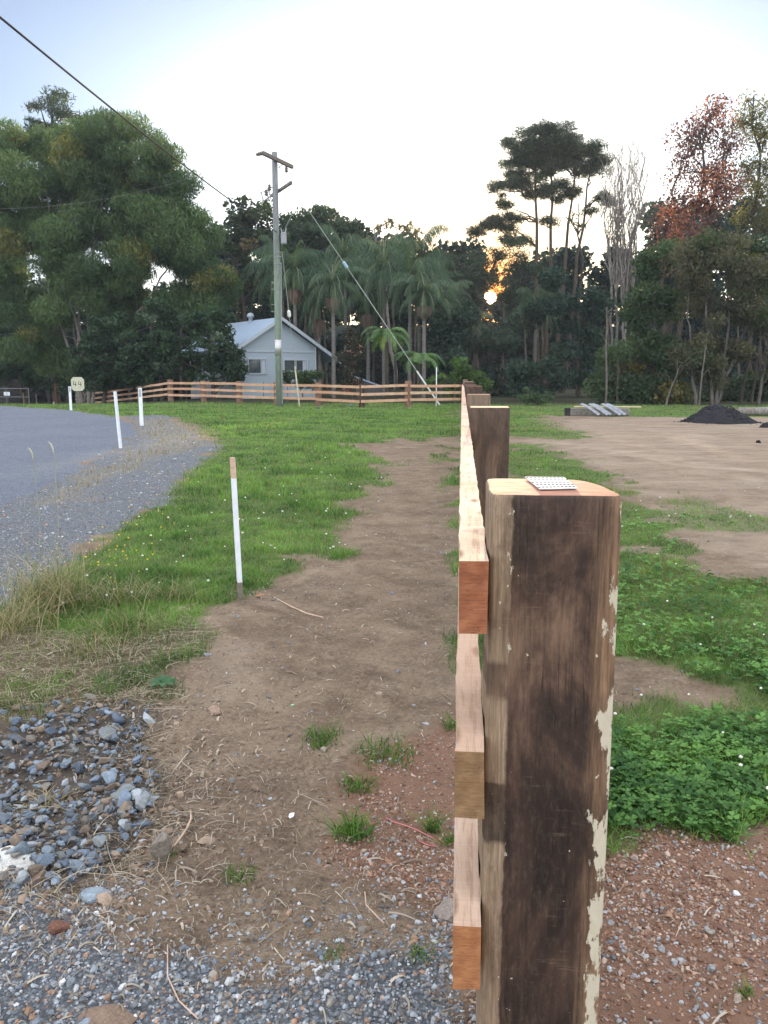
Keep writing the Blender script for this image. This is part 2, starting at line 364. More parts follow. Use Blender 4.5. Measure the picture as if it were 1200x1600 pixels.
soil = tg.mix(tg.math('MULTIPLY', scf, z2.outputs[0]), soil, (.13, .095, .07))
soil = tg.mix(tg.math('MULTIPLY', z2.outputs[2], tg.ramp(n_fin, [(.42, .0), (.62, .7)])), soil, (.28, .235, .16))
gcol = tg.mix(n_mid, (.055, .10, .026), (.14, .21, .055)); gcol = tg.mix(tg.ramp(n_fin, [(.3, 0.), (.7, .5)]), gcol, (.06, .05, .03))
soil = tg.mix(tg.math('MULTIPLY', z1.outputs[0], .92), soil, gcol)
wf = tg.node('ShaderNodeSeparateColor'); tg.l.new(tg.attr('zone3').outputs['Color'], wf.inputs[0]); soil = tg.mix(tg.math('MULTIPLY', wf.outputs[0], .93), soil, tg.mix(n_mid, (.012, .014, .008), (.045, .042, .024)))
soil = tg.mix(tg.math('MULTIPLY', wf.outputs[1], .85), soil, tg.mix(n_fin, (.04, .032, .02), (.20, .16, .095)))
tg.base(soil)
hh = tg.math('ADD', tg.math('MULTIPLY', n_mid, .6), tg.math('ADD', tg.math('MULTIPLY', n_fin, .35), tg.math('MULTIPLY', n_xf, .14)))
tg.bump(hh, 1.0, .03)
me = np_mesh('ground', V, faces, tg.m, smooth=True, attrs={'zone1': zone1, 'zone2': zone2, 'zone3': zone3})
gobj = tag(link('ground', me), kind='structure')
me2 = bpy.data.meshes.new('ground_cap'); del me2
# road: its own sheet of coarse chip seal, riding just above the ground
fm = (mk['road'][faces].max(1) > .02) & (rr[faces].mean(1) < 90)
rf = faces[fm]; u, inv = np.unique(rf, return_inverse=True)
RV = V[u].copy(); edge = mk['road'][u]; RV[:, 2] += (edge-.5)*.045
tr = MT('chip_seal', .9, .25); co = tr.coord()
rb = tr.ramp(tr.noise(co, 45, 9, .8), [(.36, (.03, .037, .05)), (.5, (.095, .115, .145)), (.66, (.28, .31, .36))])
rb = tr.mix(tr.ramp(tr.noise(co, .45, 4, .5), [(.35, 0.), (.7, .35)]), rb, (.17, .19, .22))
rb = tr.mix(tr.ramp(tr.noise(co, 150, 3, .7), [(.55, 0.), (.66, .8)]), rb, (.42, .45, .49)); rb = tr.mix(tr.ramp(tr.voro(co, 38, 'F1', 'Distance'), [(.0, .55), (.22, 0.)]), rb, (.03, .035, .045)); rb = tr.mix(tr.ramp(tr.noise(co, 9, 6, .75), [(.45, 0.), (.7, .45)]), rb, (.05, .06, .08))
tr.base(rb); tr.bump(tr.noise(co, 110, 4, .7), .8, .012)
tag(link('road', np_mesh('road', RV, inv.reshape(-1, 4), tr.m, smooth=True)), kind='structure')

# ------------------------------------------------------------------ scatter helpers
rng = np.random.default_rng(7)
def scatter(n, r0, r1, ang=27.5, off=0.0, pw=0.0):
    """ground points, density falling with distance"""
    if pw: rr_ = (r0**pw + rng.random(n)*(r1**pw-r0**pw))**(1/pw)
    else: rr_ = np.exp(rng.uniform(math.log(r0), math.log(r1), n))
    t = np.radians(rng.uniform(-ang, ang, n)+off) + az0
    return rr_*np.sin(t), rr_*np.cos(t)
def ground_z(x, y):
    r = np.hypot(x, y); l = 1-sstep(5, 14, r); m = masks(x, y)
    return terrain(x, y) + l*(.012*fbm(x*9, y*9, 31, 3)*(1-m['road']) + .02*fbm(x*14, y*14, 51, 3)*m['rocks']) + l*.006*fbm(x*34, y*34, 61, 2) + l*CRUMB(x, y), m
def blades(P, h, w, lean, col, seg=2, colT=None, az=None, curl=1.0):
    """curved tapering grass blades at P"""
    n = len(P); w = np.broadcast_to(np.asarray(w, float), (n,)); az = rng.uniform(0, 2*math.pi, n) if az is None else az
    dx, dy = np.cos(az), np.sin(az); fa = rng.uniform(0, 2*math.pi, n); wx, wy = np.cos(fa), np.sin(fa)
    L = []; C = []
    for i in range(seg+1):
        t = i/seg; off = lean*t**(1+curl*.6)*h; zz = h*t*(1-.35*np.minimum(lean, 1.4)*t)
        c = P + np.stack([dx*off, dy*off, zz], -1); ww = w*(1-t)**.7*.5 + w*.03
        L.append(c - np.stack([wx*ww, wy*ww, 0*ww], -1)); L.append(c + np.stack([wx*ww, wy*ww, 0*ww], -1))
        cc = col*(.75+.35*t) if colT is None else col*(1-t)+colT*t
        C += [cc, cc]
    Vv = np.stack(L, 1).reshape(-1, 3); Cc = np.stack(C, 1).reshape(-1, 3); k = 2*(seg+1)
    base = (np.arange(n)*k)[:, None]
    Fs = np.concatenate([base + np.array([2*i, 2*i+1, 2*i+3, 2*i+2]) for i in range(seg)], 0)
    return Vv, Fs, Cc
def merge(parts):
    o = 0; Vs, Fs, Cs = [], [], []
    for v, f, c in parts: Vs.append(v); Fs.append(f+o); Cs.append(c); o += len(v)
    return np.vstack(Vs), np.vstack(Fs), np.vstack(Cs)
def mixc(c1, c2, t): return np.array(c1)[None]*(1-t[:, None]) + np.array(c2)[None]*t[:, None]

# lawn and verge grass
x, y = scatter(430000, 2.2, 60, 29); zz, m = ground_z(x, y); r = np.hypot(x, y)
keep = (rng.random(len(x)) < (m['grass']*(1-.75*m['clover'])) * (1-.6*m['straw'])) & (m['road'] < .3) & (y < 46)
x, y, zz, r = x[keep], y[keep], zz[keep], r[keep]; n = len(x)
t = np.clip(.5+fbm(x*1.3, y*1.3, 88, 3)*1.0+fbm(x*5, y*5, 188, 2)*.9 + rng.normal(0, .22, n), 0, 1)
col = mixc((.040, .115, .026), (.20, .36, .080), t)
dry = (rng.random(n) < .10+.5*sstep(.05, .45, fbm(x*.5, y*.5, 12, 3))*(x > 0)) ; col[dry] = mixc((.20, .17, .07), (.30, .26, .13), rng.random(dry.sum()))
lush = .7+.9*sstep(-.1, .5, fbm(x*.8, y*.8, 43, 3))+.9*sstep(.05, .45, fbm(x*4.5, y*4.5, 143, 2))
hgt = rng.uniform(.5, 1.2, n)*.065*lush*np.where(x > 0, .7, 1.0)
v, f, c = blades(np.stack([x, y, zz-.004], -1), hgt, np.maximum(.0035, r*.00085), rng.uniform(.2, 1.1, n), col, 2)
tag(link('grass', np_mesh('grass', v, f, M_grass, c)), kind='stuff')
# dry grass along the road shoulder, straw coloured, and wispy verge
x, y = scatter(60000, 4, 45, 20, -14); zz, m = ground_z(x, y); r = np.hypot(x, y)
keep = rng.random(len(x)) < m['straw']*.55 + .10*m['grav']*sstep(.0, .4, fbm(x*1.6, y*1.6, 99, 3))
x, y, zz, r = x[keep], y[keep], zz[keep], r[keep]; n = len(x)
col = mixc((.24, .19, .10), (.42, .36, .22), rng.random(n)); g_ = rng.random(n) < .2; col[g_] = (.15, .19, .05)
v, f, c = blades(np.stack([x, y, zz-.004], -1), rng.uniform(.05, .16, n), np.maximum(.003, r*.0006), rng.uniform(.2, 1.4, n), col, 2)
tag(link('dry_grass', np_mesh('dry_grass', v, f, M_straw, c)), kind='stuff')

# clover: three round leaflets on a stalk
def clover_leaves(x, y, zz, size, tcol):
    n = len(x); parts = []
    h = rng.uniform(.012, .06, n); az = rng.uniform(0, 2*math.pi, n); lx = rng.normal(0, .25, n); ly = rng.normal(0, .25, n)
    col = mixc((.036, .105, .024), (.16, .32, .075), tcol)
    for k in range(3):
        a = az + k*2*math.pi/3; s = size
        u = np.stack([np.cos(a), np.sin(a), lx*np.cos(a)+ly*np.sin(a)+.12], -1); w = np.stack([-np.sin(a), np.cos(a), -lx*np.sin(a)+ly*np.cos(a)], -1)
        c0 = np.stack([x, y, zz+h], -1)
        pts = [(0, 0), (.45, .42), (.85, .42), (1.0, 0), (.85, -.42), (.45, -.42)]
        Vv = np.stack([c0 + (u*p[0] + w*p[1])*s[:, None] for p in pts], 1)
        Vv[:, 3, 2] -= s*.06; Vv[:, (1, 2, 4, 5), 2] += (s*.10)[:, None]
        b0 = (np.arange(n)*6)[:, None]
        Fs = np.concatenate([b0+np.array([0, 3, 2, 1]), b0+np.array([0, 5, 4, 3])], 0)
        parts.append((Vv.reshape(-1, 3), Fs, np.repeat(col*(.85+.3*rng.random((n, 1))), 6, 0)))
    return merge(parts)
x, y = scatter(70000, 1.6, 9, 24, 12); zz, m = ground_z(x, y)
dens = (m['clover']*1.0 + .35*m['grass']*(x > .3))*sstep(-.30, .12, fbm(x*2.6, y*2.6, 171, 3)); keep = rng.random(len(x)) < dens
x, y, zz = x[keep], y[keep], zz[keep]; r = np.hypot(x, y)
bumpy = .035*np.clip(.5+fbm(x*3, y*3, 71, 2), 0, 1.2)*m['clover'][keep]
v, f, c = clover_leaves(x, y, zz+bumpy*rng.random(len(x)), rng.uniform(.008, .019, len(x))*(1+.05*r), np.clip(.45+fbm(x*4, y*4, 72, 2)+rng.normal(0, .25, len(x)), 0, 1))
tag(link('clover', np_mesh('clover', v, f, M_grass, c)), kind='stuff')

# stones
def ico(sub=0):
    p = (1+5**.5)/2
    v = np.array([(-1,p,0),(1,p,0),(-1,-p,0),(1,-p,0),(0,-1,p),(0,1,p),(0,-1,-p),(0,1,-p),(p,0,-1),(p,0,1),(-p,0,-1),(-p,0,1)], float)
    f = [(0,11,5),(0,5,1),(0,1,7),(0,7,10),(0,10,11),(1,5,9),(5,11,4),(11,10,2),(10,7,6),(7,1,8),(3,9,4),(3,4,2),(3,2,6),(3,6,8),(3,8,9),(4,9,5),(2,4,11),(6,2,10),(8,6,7),(9,8,1)]
    v /= np.linalg.norm(v, axis=1)[:, None]
    for _ in range(sub):
        vl = [tuple(q) for q in v]; nf = []; cache = {}
        def mid(a, b):
            k = (min(a, b), max(a, b))
            if k not in cache:
                q = (np.array(vl[a])+np.array(vl[b])); q /= np.linalg.norm(q); vl.append(tuple(q)); cache[k] = len(vl)-1
            return cache[k]
        for a, b, c in f:
            ab, bc, ca = mid(a, b), mid(b, c), mid(c, a); nf += [(a, ab, ca), (b, bc, ab), (c, ca, bc), (ab, bc, ca)]
        v = np.array(vl); f = nf
    return v, np.array(f)
def stones(x, y, zz, size, pal, sub=0, facets=9, flat=.65, sink=.25):
    """angular stones: every direction is cut by random planes"""
    bv, bf = ico(sub); n = len(x); k = len(bv); kinds = []
    for q in range(24):
        nn = rng.normal(size=(facets, 3)); nn /= np.linalg.norm(nn, axis=1)[:, None]; hh = rng.uniform(.45, .85, facets)
        dd = np.maximum(bv @ nn.T, 1e-3); rad = np.minimum((hh/dd).min(1), 1.15); kinds.append(bv*rad[:, None])
    kinds = np.array(kinds); S = kinds[rng.integers(0, 24, n)]
    sc3 = np.stack([rng.uniform(.75, 1.35, n), rng.uniform(.6, 1.0, n), rng.uniform(.75, 1.2, n)*flat], -1)*size[:, None]
    S = S*sc3[:, None, :]
    a = rng.uniform(0, 2*math.pi, n); tl = rng.normal(0, .35, n)
    ca, sa, ct, st = np.cos(a), np.sin(a), np.cos(tl), np.sin(tl)
    X1 = S[..., 0]*ct[:, None]-S[..., 2]*st[:, None]; Z1 = S[..., 0]*st[:, None]+S[..., 2]*ct[:, None]; Y1 = S[..., 1]
    X2 = X1*ca[:, None]-Y1*sa[:, None]; Y2 = X1*sa[:, None]+Y1*ca[:, None]
    Vv = np.stack([X2+x[:, None], Y2+y[:, None], Z1+(zz+size*flat*(1-2*sink)*.5)[:, None]], -1).reshape(-1, 3)
    Fs = (bf[None]+(np.arange(n)*k)[:, None, None]).reshape(-1, 3)
    pal = np.array(pal); cc = pal[rng.integers(0, len(pal), n)]*rng.uniform(.7, 1.3, (n, 1))
    return Vv, Fs, np.repeat(cc, k, 0)
def stone_mat(name, rough=.75, spec=.35):
    t = MT(name, rough, spec); co = t.coord(); nn = t.noise(co, 120, 5, .7)
    t.base(t.mix(1.0, t.attr('Col').outputs['Color'], t.ramp(nn, [(.25, .6), (.75, 1.35)]), 'MULTIPLY')); t.bump(nn, .5, .002); return t.m
M_stone = stone_mat('stone'); M_bluestone = stone_mat('blue_stone', .5, .5)
GREY = [(.13, .15, .175), (.20, .23, .26), (.27, .30, .33), (.34, .36, .38), (.16, .17, .18), (.22, .20, .17), (.45, .47, .48), (.28, .18, .12)]
BROWN = [(.20, .105, .065), (.27, .155, .10), (.33, .22, .16), (.15, .08, .055), (.38, .30, .24), (.24, .15, .11), (.30, .31, .32)]
BLUE = [(.075, .105, .15), (.12, .16, .21), (.17, .22, .27), (.09, .11, .135), (.15, .17, .175), (.25, .28, .30), (.21, .16, .115), (.14, .125, .105), (.17, .125, .09)]
# driveway gravel
x, y = scatter(60000, 1.15, 4.0, 32, -4, 1.0); zz, m = ground_z(x, y); r = np.hypot(x, y)
dr = sdist(DRIVE, x, y) + .25*fbm(x*3, y*3, 14, 3)
keep = rng.random(len(x)) < np.where(dr > 0, .95, np.exp(dr*9)*.7)*(1-.5*m['rocks'])
x, y, zz = x[keep], y[keep], zz[keep]; s = .003+rng.gamma(1.7, .0017, len(x)); s = np.minimum(s, .022)
v, f, c = stones(x, y, zz, s, GREY)
tag(link('driveway_gravel', np_mesh('driveway_gravel', v, f, M_stone, c)), kind='stuff')
# red-brown gravelly soil by the fence
x, y = scatter(120000, 1.15, 4.6, 32, 8, 1.0); zz, m = ground_z(x, y)
keep = rng.random(len(x)) < m['red']*(1-.9*m['clover'])*(.30+.70*sstep(.35, -.25, fbm(x*2, y*2, 15, 3)))*np.where(y < 2.6, 1, .45)
x, y, zz = x[keep], y[keep], zz[keep]; s = np.minimum(.0026+rng.gamma(1.6, .0015, len(x)), .020)
v, f, c = stones(x, y, zz, s, BROWN)
tag(link('red_gravel', np_mesh('red_gravel', v, f, M_stone, c)), kind='stuff')
# shoulder gravel and loose pebbles over the dirt
x, y = scatter(52000, 1.6, 24, 28); zz, m = ground_z(x, y); r = np.hypot(x, y)
keep = rng.random(len(x)) < m['grav']*(r > 3.6)*.9 + .035*(1-m['grass'])*(r < 14)*(1-m['road']) + .10*m['road']*np.exp(-np.clip(sdist(ROAD, x, y), 0, 9)*1.1)+.02*m['road']
x, y, zz, r = x[keep], y[keep], zz[keep], r[keep]; s = np.minimum(.003+rng.gamma(1.6, .0018, len(x)), .02)*(1+.07*r)
v, f, c = stones(x, y, zz, s, GREY+[(.30, .25, .2)])
tag(link('shoulder_gravel', np_mesh('shoulder_gravel', v, f, M_stone, c)), kind='stuff')
# crushed blue-grey rock in the hollow
x, y = scatter(17000, 1.6, 4.2, 16, -20, 1.0); zz, m = ground_z(x, y); dr = sdist(ROCKS, x, y)
keep = (dr > -.02) & (rng.random(len(x)) < .52*sstep(-.45, .0, fbm(x*3, y*3, 141, 3))); x, y, zz = x[keep], y[keep], zz[keep]; n = len(x)
s = (.004+rng.gamma(1.25, .0058, n)).clip(0, .034)
v, f, c = stones(x, y, zz+rng.uniform(-.004, .028, n), s, BLUE, 2, 11, .62, .12)
tag(link('crushed_rock', np_mesh('crushed_rock', v, f, M_bluestone, c)), kind='stuff')
# clods of earth at the rim of the hollow
x, y = scatter(42000, 1.4, 9, 26, -6, .8); zz, m = ground_z(x, y); dr = np.abs(sdist(ROCKS, x, y)+.07)
keep = rng.random(len(x)) < np.exp(-dr*8)*1.0 + np.where(dr > .3, .34, .10)*(1-m['grav']); keep &= (m['grass'] < .5); x, y, zz = x[keep], y[keep], zz[keep]
v, f, c = stones(x, y, zz, np.minimum(.003+rng.gamma(1.3, .004, len(x))*np.exp(-dr[keep]*2), .03), [(.20, .145, .10), (.15, .105, .072), (.27, .205, .15)], 0, 8, .6)
tag(link('soil_clods', np_mesh('soil_clods', v, f, M_stone, c)), kind='stuff')
# straw and twig litter
def litter(x, y, zz, L, w, col):
    n = len(x); a = rng.uniform(0, 2*math.pi, n); bend = rng.normal(0, .10, n); Ps = []; px_, py_ = x.copy(), y.copy()
    lift = rng.uniform(.001, .012, n); seg = 4
    for i in range(seg+1):
        t = i/seg; nx_, ny_ = -np.sin(a), np.cos(a); zc = zz+.003+lift*math.sin(math.pi*t)+.002*rng.random(n)
        ww = w*(1-.5*t)
        Ps += [np.stack([px_-nx_*ww, py_-ny_*ww, zc], -1), np.stack([px_+nx_*ww, py_+ny_*ww, zc+ww*.6], -1)]
        px_ = px_+np.cos(a)*L/seg; py_ = py_+np.sin(a)*L/seg; a = a+bend*.5+rng.normal(0, .10, n)+(rng.random(n) < .06)*rng.normal(0, .9, n)
    Vv = np.stack(Ps, 1).reshape(-1, 3); b0 = (np.arange(n)*2*(seg+1))[:, None]
    Fs = np.concatenate([b0+np.array([2*i, 2*i+1, 2*i+3, 2*i+2]) for i in range(seg)], 0)
    return Vv, Fs, np.repeat(col, 2*(seg+1), 0)
x, y = scatter(60000, 1.2, 14, 28, -3, .6); zz, m = ground_z(x, y); r = np.hypot(x, y)
rim = np.exp(-np.abs(sdist(ROCKS, x, y)+.12)*5.5)
keep = rng.random(len(x)) < ((.10+.22*sstep(-.1, .4, fbm(x*1.5, y*1.5, 66, 3)))*(x < .9)+.03+.75*rim)*np.where(x > .25, .3, 1)*(1-m['road'])*(1-.7*m['grass'])*(1-.6*m['grav']*(rim < .3))
x, y, zz, r = x[keep], y[keep], zz[keep], r[keep]; n = len(x)
col = mixc((.15, .12, .09), (.50, .44, .35), rng.random(n)**1.5)
v, f, c = litter(x, y, zz, (rng.gamma(1.6, .012, n)+.006)*np.where(rng.random(n) < .05, 2.6, 1), rng.gamma(2., .0004, n)*(1+.18*r)+.0003, col)
tag(link('straw_litter', np_mesh('straw_litter', v, f, M_straw, c)), kind='stuff')

# matted dead grass hanging over the hollow
x, y = scatter(44000, 2.2, 7, 16, -20, 1.0); zz, m = ground_z(x, y); edge_ = np.exp(-np.abs(sdist(ROCKS, x, y)+.05)*9)*(y > 1.9)
keep = rng.random(len(x)) < np.maximum(.8*m['mat'], .30*edge_); x, y, zz = x[keep], y[keep], zz[keep]; n = len(x)
col = mixc((.14, .11, .07), (.46, .40, .29), rng.random(n)); v, f, c = litter(x, y, zz+rng.uniform(0, .035, n), rng.gamma(2.2, .030, n)+.02, rng.uniform(.0005, .0013, n), col)
tag(link('matted_straw', np_mesh('matted_straw', v, f, M_straw, c)), kind='stuff')

# ------------------------------------------------------------------ timber fence
def sawn_mat(name, light, mid, dark, axis='Y', endgrain=False):
    t = MT(name, .85, .15); sc_ = {'Y': (14, .9, 14), 'X': (.9, 14, 14), 'N': (9, 9, 9)}[axis]
    co = t.coord(scale=sc_); n1 = t.noise(co, 3, 7, .65); c2 = t.coord(); n2 = t.noise(c2, 1.3, 3, .5); n3 = t.noise(t.coord(scale=(60, 60, 60)), 4, 4, .7)
    w = t.node('ShaderNodeTexWave', wave_type='BANDS', bands_direction='Y' if axis != 'X' else 'X'); t.l.new(c2, w.inputs[0]); w.inputs['Scale'].default_value = 17; w.inputs['Distortion'].default_value = 9; w.inputs['Detail'].default_value = 3
    oi = t.node('ShaderNodeObjectInfo').outputs['Random']
    c = t.ramp(n1, [(.28, mid), (.62, light)]); c = t.mix(t.ramp(n2, [(.4, 0.), (.62, .75)]), c, dark); g1 = t.noise(t.coord(scale={'Y': (40, 2.2, 40), 'X': (2.2, 40, 40)}[axis]), 3, 6, .7, .4); c = t.mix(t.ramp(g1, [(.38, .65), (.5, 0.)]), c, tuple(q*.55 for q in dark)); kn = t.voro(t.coord(scale={'Y': (5, 1.5, 5), 'X': (1.5, 5, 5)}[axis]), 1.6); c = t.mix(t.ramp(kn, [(.05, .9), (.11, 0.)]), c, (.10, .05, .03)); saw = t.noise(t.coord(scale={'Y': (2, 60, 2), 'X': (60, 2, 2)}[axis], rot=(0, 0, .12)), 3, 3, .6); c = t.mix(t.ramp(saw, [(.55, 0.), (.7, .3)]), c, (.80, .70, .58))
    c = t.mix(t.math('MULTIPLY', oi, .55), c, dark)
    w.inputs['Detail Scale'].default_value = 2.5; c = t.mix(t.math('MULTIPLY', t.ramp(w.outputs[0], [(.0, .22), (.5, 0.)]), t.ramp(n2, [(.4, 0.), (.6, .8)])), c, mid); c = t.mix(t.ramp(n3, [(.62, 0.), (.75, .25)]), c, (.12, .07, .04))
    t.base(c); t.bump(t.math('ADD', n3, t.math('MULTIPLY', w.outputs[0], .15)), .6, .003); return t.m
M_rail = sawn_mat('sawn_rail', (.68, .58, .48), (.57, .45, .34), (.48, .30, .20))
M_railx = sawn_mat('sawn_rail_across', (.68, .53, .37), (.55, .37, .24), (.46, .24, .14), 'X')
def end_mat(name, a, b, c):
    t = MT(name, .85, .15); co = t.coord(); g = t.sep(co)
    w = t.node('ShaderNodeTexWave', wave_type='RINGS', rings_direction='Y'); m = t.coord(scale=(1, 1, 1), loc=(.25, 0, -.1)); t.l.new(m, w.inputs[0]); w.inputs['Scale'].default_value = 9; w.inputs['Distortion'].default_value = 6.0; w.inputs['Detail'].default_value = 3
    n = t.noise(t.coord(scale=(1, 1, 3)), 14, 6, .65)
    ck = t.ramp(t.noise(t.coord(scale=(4, 1, 12), loc=(.4, 0, .2)), 3, 5, .6, .8), [(.492, 0.), (.5, 1.), (.508, 0.)]); ck = t.math('MULTIPLY', ck, t.ramp(t.noise(co, 14, 2, .5), [(.5, 0.), (.58, .85)])); fb = t.noise(t.coord(scale=(3, 1, 18)), 16, 5, .7)
    cc_ = t.mix(t.math('MULTIPLY', w.outputs[0], .35), t.ramp(n, [(.3, a), (.7, b)]), c); cc_ = t.mix(t.ramp(fb, [(.35, .5), (.55, 0.)]), cc_, tuple(q*.6 for q in c)); t.base(t.mix(ck, cc_, (.02, .01, .008))); t.bump(n, .6, .003); return t.m
M_end = [end_mat('red_cut_end', (.24, .085, .042), (.40, .17, .085), (.19, .065, .035)),
         end_mat('brown_cut_end', (.20, .12, .06), (.33, .21, .11), (.15, .088, .048)),
         end_mat('orange_cut_end', (.30, .125, .05), (.46, .22, .10), (.24, .09, .045))]
def post_mat(name, hero):
    t = MT(name, .7, .3); co = t.coord(); g = t.sep(co)
    warp = t.noise(t.coord(scale=(3, 3, 1)), 4, 5, .6); warp2 = t.noise(t.coord(scale=(1, 1, .5)), 26, 6, .7)
    fib = t.noise(t.coord(scale=(34, 34, 1.6)), 3, 9, .78)
    crack = t.ramp(t.noise(t.coord(scale=(30, 30, .55), loc=(.2, 0, 0)), 2.2, 3, .5), [(.485, 0.), (.5, 1.), (.515, 0.)]); crack = t.math('MULTIPLY', crack, t.ramp(t.noise(t.coord(scale=(1, 1, .5)), 6, 3, .5), [(.5, 0.), (.6, .8)]))
    cloud = t.noise(t.coord(scale=(1, 1, .45), loc=(.3, 0, .11)), 5.5, 8, .66, 1.0)
    dark = t.ramp(cloud, [(.34, (.014, .009, .007)), (.45, (.042, .025, .018)), (.55, (.090, .053, .036)), (.66, (.19, .12, .078))])
    dark = t.mix(t.ramp(fib, [(.36, .45), (.55, 0.)]), dark, (.012, .008, .007)); dark = t.mix(t.ramp(fib, [(.58, 0.), (.75, .25)]), dark, (.20, .13, .085)); dark = t.mix(crack, dark, (.004, .003, .003))
    fine = t.noise(t.coord(scale=(1, 1, .35)), 90, 5, .75)
    dark = t.mix(t.ramp(fine, [(.5, 0.), (.72, .22)]), dark, (.22, .16, .11))
    if hero:
        xx = t.math('ADD', g[0], t.math('MULTIPLY', t.math('SUBTRACT', warp2, .5), .022))     # local x, 0 at the rail side
        zz = g[2]
        tan = t.ramp(fib, [(.32, (.10, .065, .04)), (.5, (.24, .17, .11)), (.68, (.42, .33, .225))])
        left = t.rng(t.math('ADD', xx, t.math('MULTIPLY', t.math('SUBTRACT', fib, .5), .012)), .038, .043, 1, 0)
        blk = t.math('ADD', zz, t.math('MULTIPLY', t.math('SUBTRACT', warp, .5), .03))
        # two dark bands break the pale strip
        band = t.math('MULTIPLY', t.rng(blk, .535, .545), t.rng(blk, .655, .66, 1, 0)); band2 = t.math('MULTIPLY', t.rng(blk, .815, .83), t.rng(blk, .885, .895, 1, 0))
        left = t.math('MULTIPLY', left, t.math('SUBTRACT', 1.0, t.math('MULTIPLY', t.math('MAXIMUM', band, band2), .8)))
        left = t.math('MULTIPLY', left, t.ramp(t.noise(t.coord(scale=(1, 1, .6)), 20, 5, .7), [(.3, .45), (.5, 1.)]))
        c = t.mix(left, dark, tan)
        right = t.math('MULTIPLY', t.rng(t.math('ADD', xx, t.math('MULTIPLY', t.math('SUBTRACT', fib, .5), .05)), .178, .215), t.ramp(t.noise(t.coord(scale=(1, 1, .25)), 11, 4, .6), [(.38, .1), (.55, .95)]))
        c = t.mix(right, c, t.mix(t.ramp(fib, [(.35, 0.), (.65, 1.)]), (.10, .058, .034), (.32, .20, .115)))
        flakes = t.noise(t.coord(scale=(1, 1, .38), loc=(1.7, 0, .31)), 20, 10, .72)
        low = t.rng(zz, .25, 1.05, .065, -.03)
        fr = t.math('ADD', flakes, t.math('ADD', low, t.rng(xx, .168, .212, -.20, .035)))
        fl = t.math('ADD', flakes, t.math('SUBTRACT', -.035, t.math('MULTIPLY', t.math('ABSOLUTE', t.math('SUBTRACT', xx, .040)), 7.0)))
        fk = t.math('MAXIMUM', t.ramp(fr, [(.548, 0.), (.56, 1.)]), t.ramp(fl, [(.54, 0.), (.552, 1.)]))
        c = t.mix(fk, c, t.mix(fine, (.42, .37, .26), (.62, .58, .46)))
        # rubbed scrape marks
        sc1 = t.noise(t.coord(scale=(5, 5, 60), rot=(0, .35, 0)), 2, 4, .6)
        sm = t.math('MULTIPLY', t.ramp(sc1, [(.58, 0.), (.72, .45)]), t.ramp(t.noise(co, 9, 3, .5), [(.5, 0.), (.62, 1.)]))
        c = t.mix(sm, c, (.30, .22, .15))
        tick = t.ramp(t.noise(t.coord(scale=(1, 1, .8), loc=(.9, 0, 3.)), 60, 2, .5), [(.735, 0.), (.75, .9)]); c = t.mix(tick, c, (.55, .48, .38))
        t.base(c); t.bump(t.math('ADD', t.math('MULTIPLY', fk, .5), t.math('ADD', fib, t.math('MULTIPLY', fine, .6))), .6, .004)
    else:
        oi = t.node('ShaderNodeObjectInfo').outputs['Random']
        c = t.mix(t.ramp(oi, [(.35, 0.), (.8, .7)]), dark, t.ramp(fib, [(.3, (.13, .09, .06)), (.7, (.27, .20, .14))]))
        t.base(c); t.bump(fib, .6, .005)
    return t.m
M_hero = post_mat('weathered_post', True); M_post = post_mat('dark_post', False)
def top_mat():
    t = MT('post_top', .8, .2); co = t.coord(scale=(3, 12, 3)); n = t.noise(co, 4, 6, .6, .5); n2 = t.noise(t.coord(), 60, 4, .7)
    t.base(t.mix(t.ramp(n2, [(.45, 0.), (.7, .4)]), t.ramp(n, [(.3, (.27, .12, .075)), (.55, (.42, .215, .145)), (.75, (.52, .33, .25))]), (.30, .17, .11))); t.bump(n2, .5, .002); return t.m
M_top = top_mat()
M_farpost = simple('pinkish_post', (.20, .12, .085), .9, .35, 9)

def post_mesh(name, outline, z0, z1, mats, origin, seed=0, rings=40, drop=None, dome=.0):
    """post of a rounded, uneven section; cut top face takes the second material"""
    P = np.array(outline, float); rg = np.random.default_rng(seed)
    # resample the outline densely
    seg = []; 
    for i in range(len(P)):
        a, b_ = P[i], P[(i+1) % len(P)]; k = max(1, int(np.linalg.norm(b_-a)/.018))
        for j in range(k): seg.append(a+(b_-a)*j/k)
    S = np.array(seg)
    for _ in range(1): S = .25*np.roll(S, 1, 0)+.5*S+.25*np.roll(S, -1, 0)
    n = len(S); cx, cy_ = S.mean(0); V = []; 
    for i in range(rings+1):
        z = z0+(z1-z0)*i/rings
        q = S + (vnoise(S[:, 0]*14+5*seed, np.full(n, z*2.5)+S[:, 1]*14, 3)*.007)[:, None]*((S-[cx, cy_])/(np.linalg.norm(S-[cx, cy_], axis=1)[:, None]+1e-6))
        zz = np.full(n, z)
        if i == rings: q = (q-[cx, cy_])*.972+[cx, cy_]; 
        if i == rings-1: zz[:] = z1-.006
        V.append(np.column_stack([q, zz]))
    topz = z1-.004*0
    V = np.vstack(V+[np.array([[cx, cy_, z1+.002]])]); F = []
    f4 = [(i*n+k, i*n+(k+1) % n, (i+1)*n+(k+1) % n, (i+1)*n+k) for i in range(rings) for k in range(n)]
    tp = [(rings*n+k, rings*n+(k+1) % n, len(V)-1) for k in range(n)]
    me = bpy.data.meshes.new(name); V = V-np.array(origin)
    me.from_pydata([tuple(v) for v in V], [], f4+tp); me.update()
    for m in mats: me.materials.append(m)
    me.polygons.foreach_set('material_index', [0]*len(f4)+[1]*n)
    me.polygons.foreach_set('use_smooth', [True]*len(f4)+[False]*n)
    return me
def zl(yy): return -.25*float(sstep(18, 42, yy))
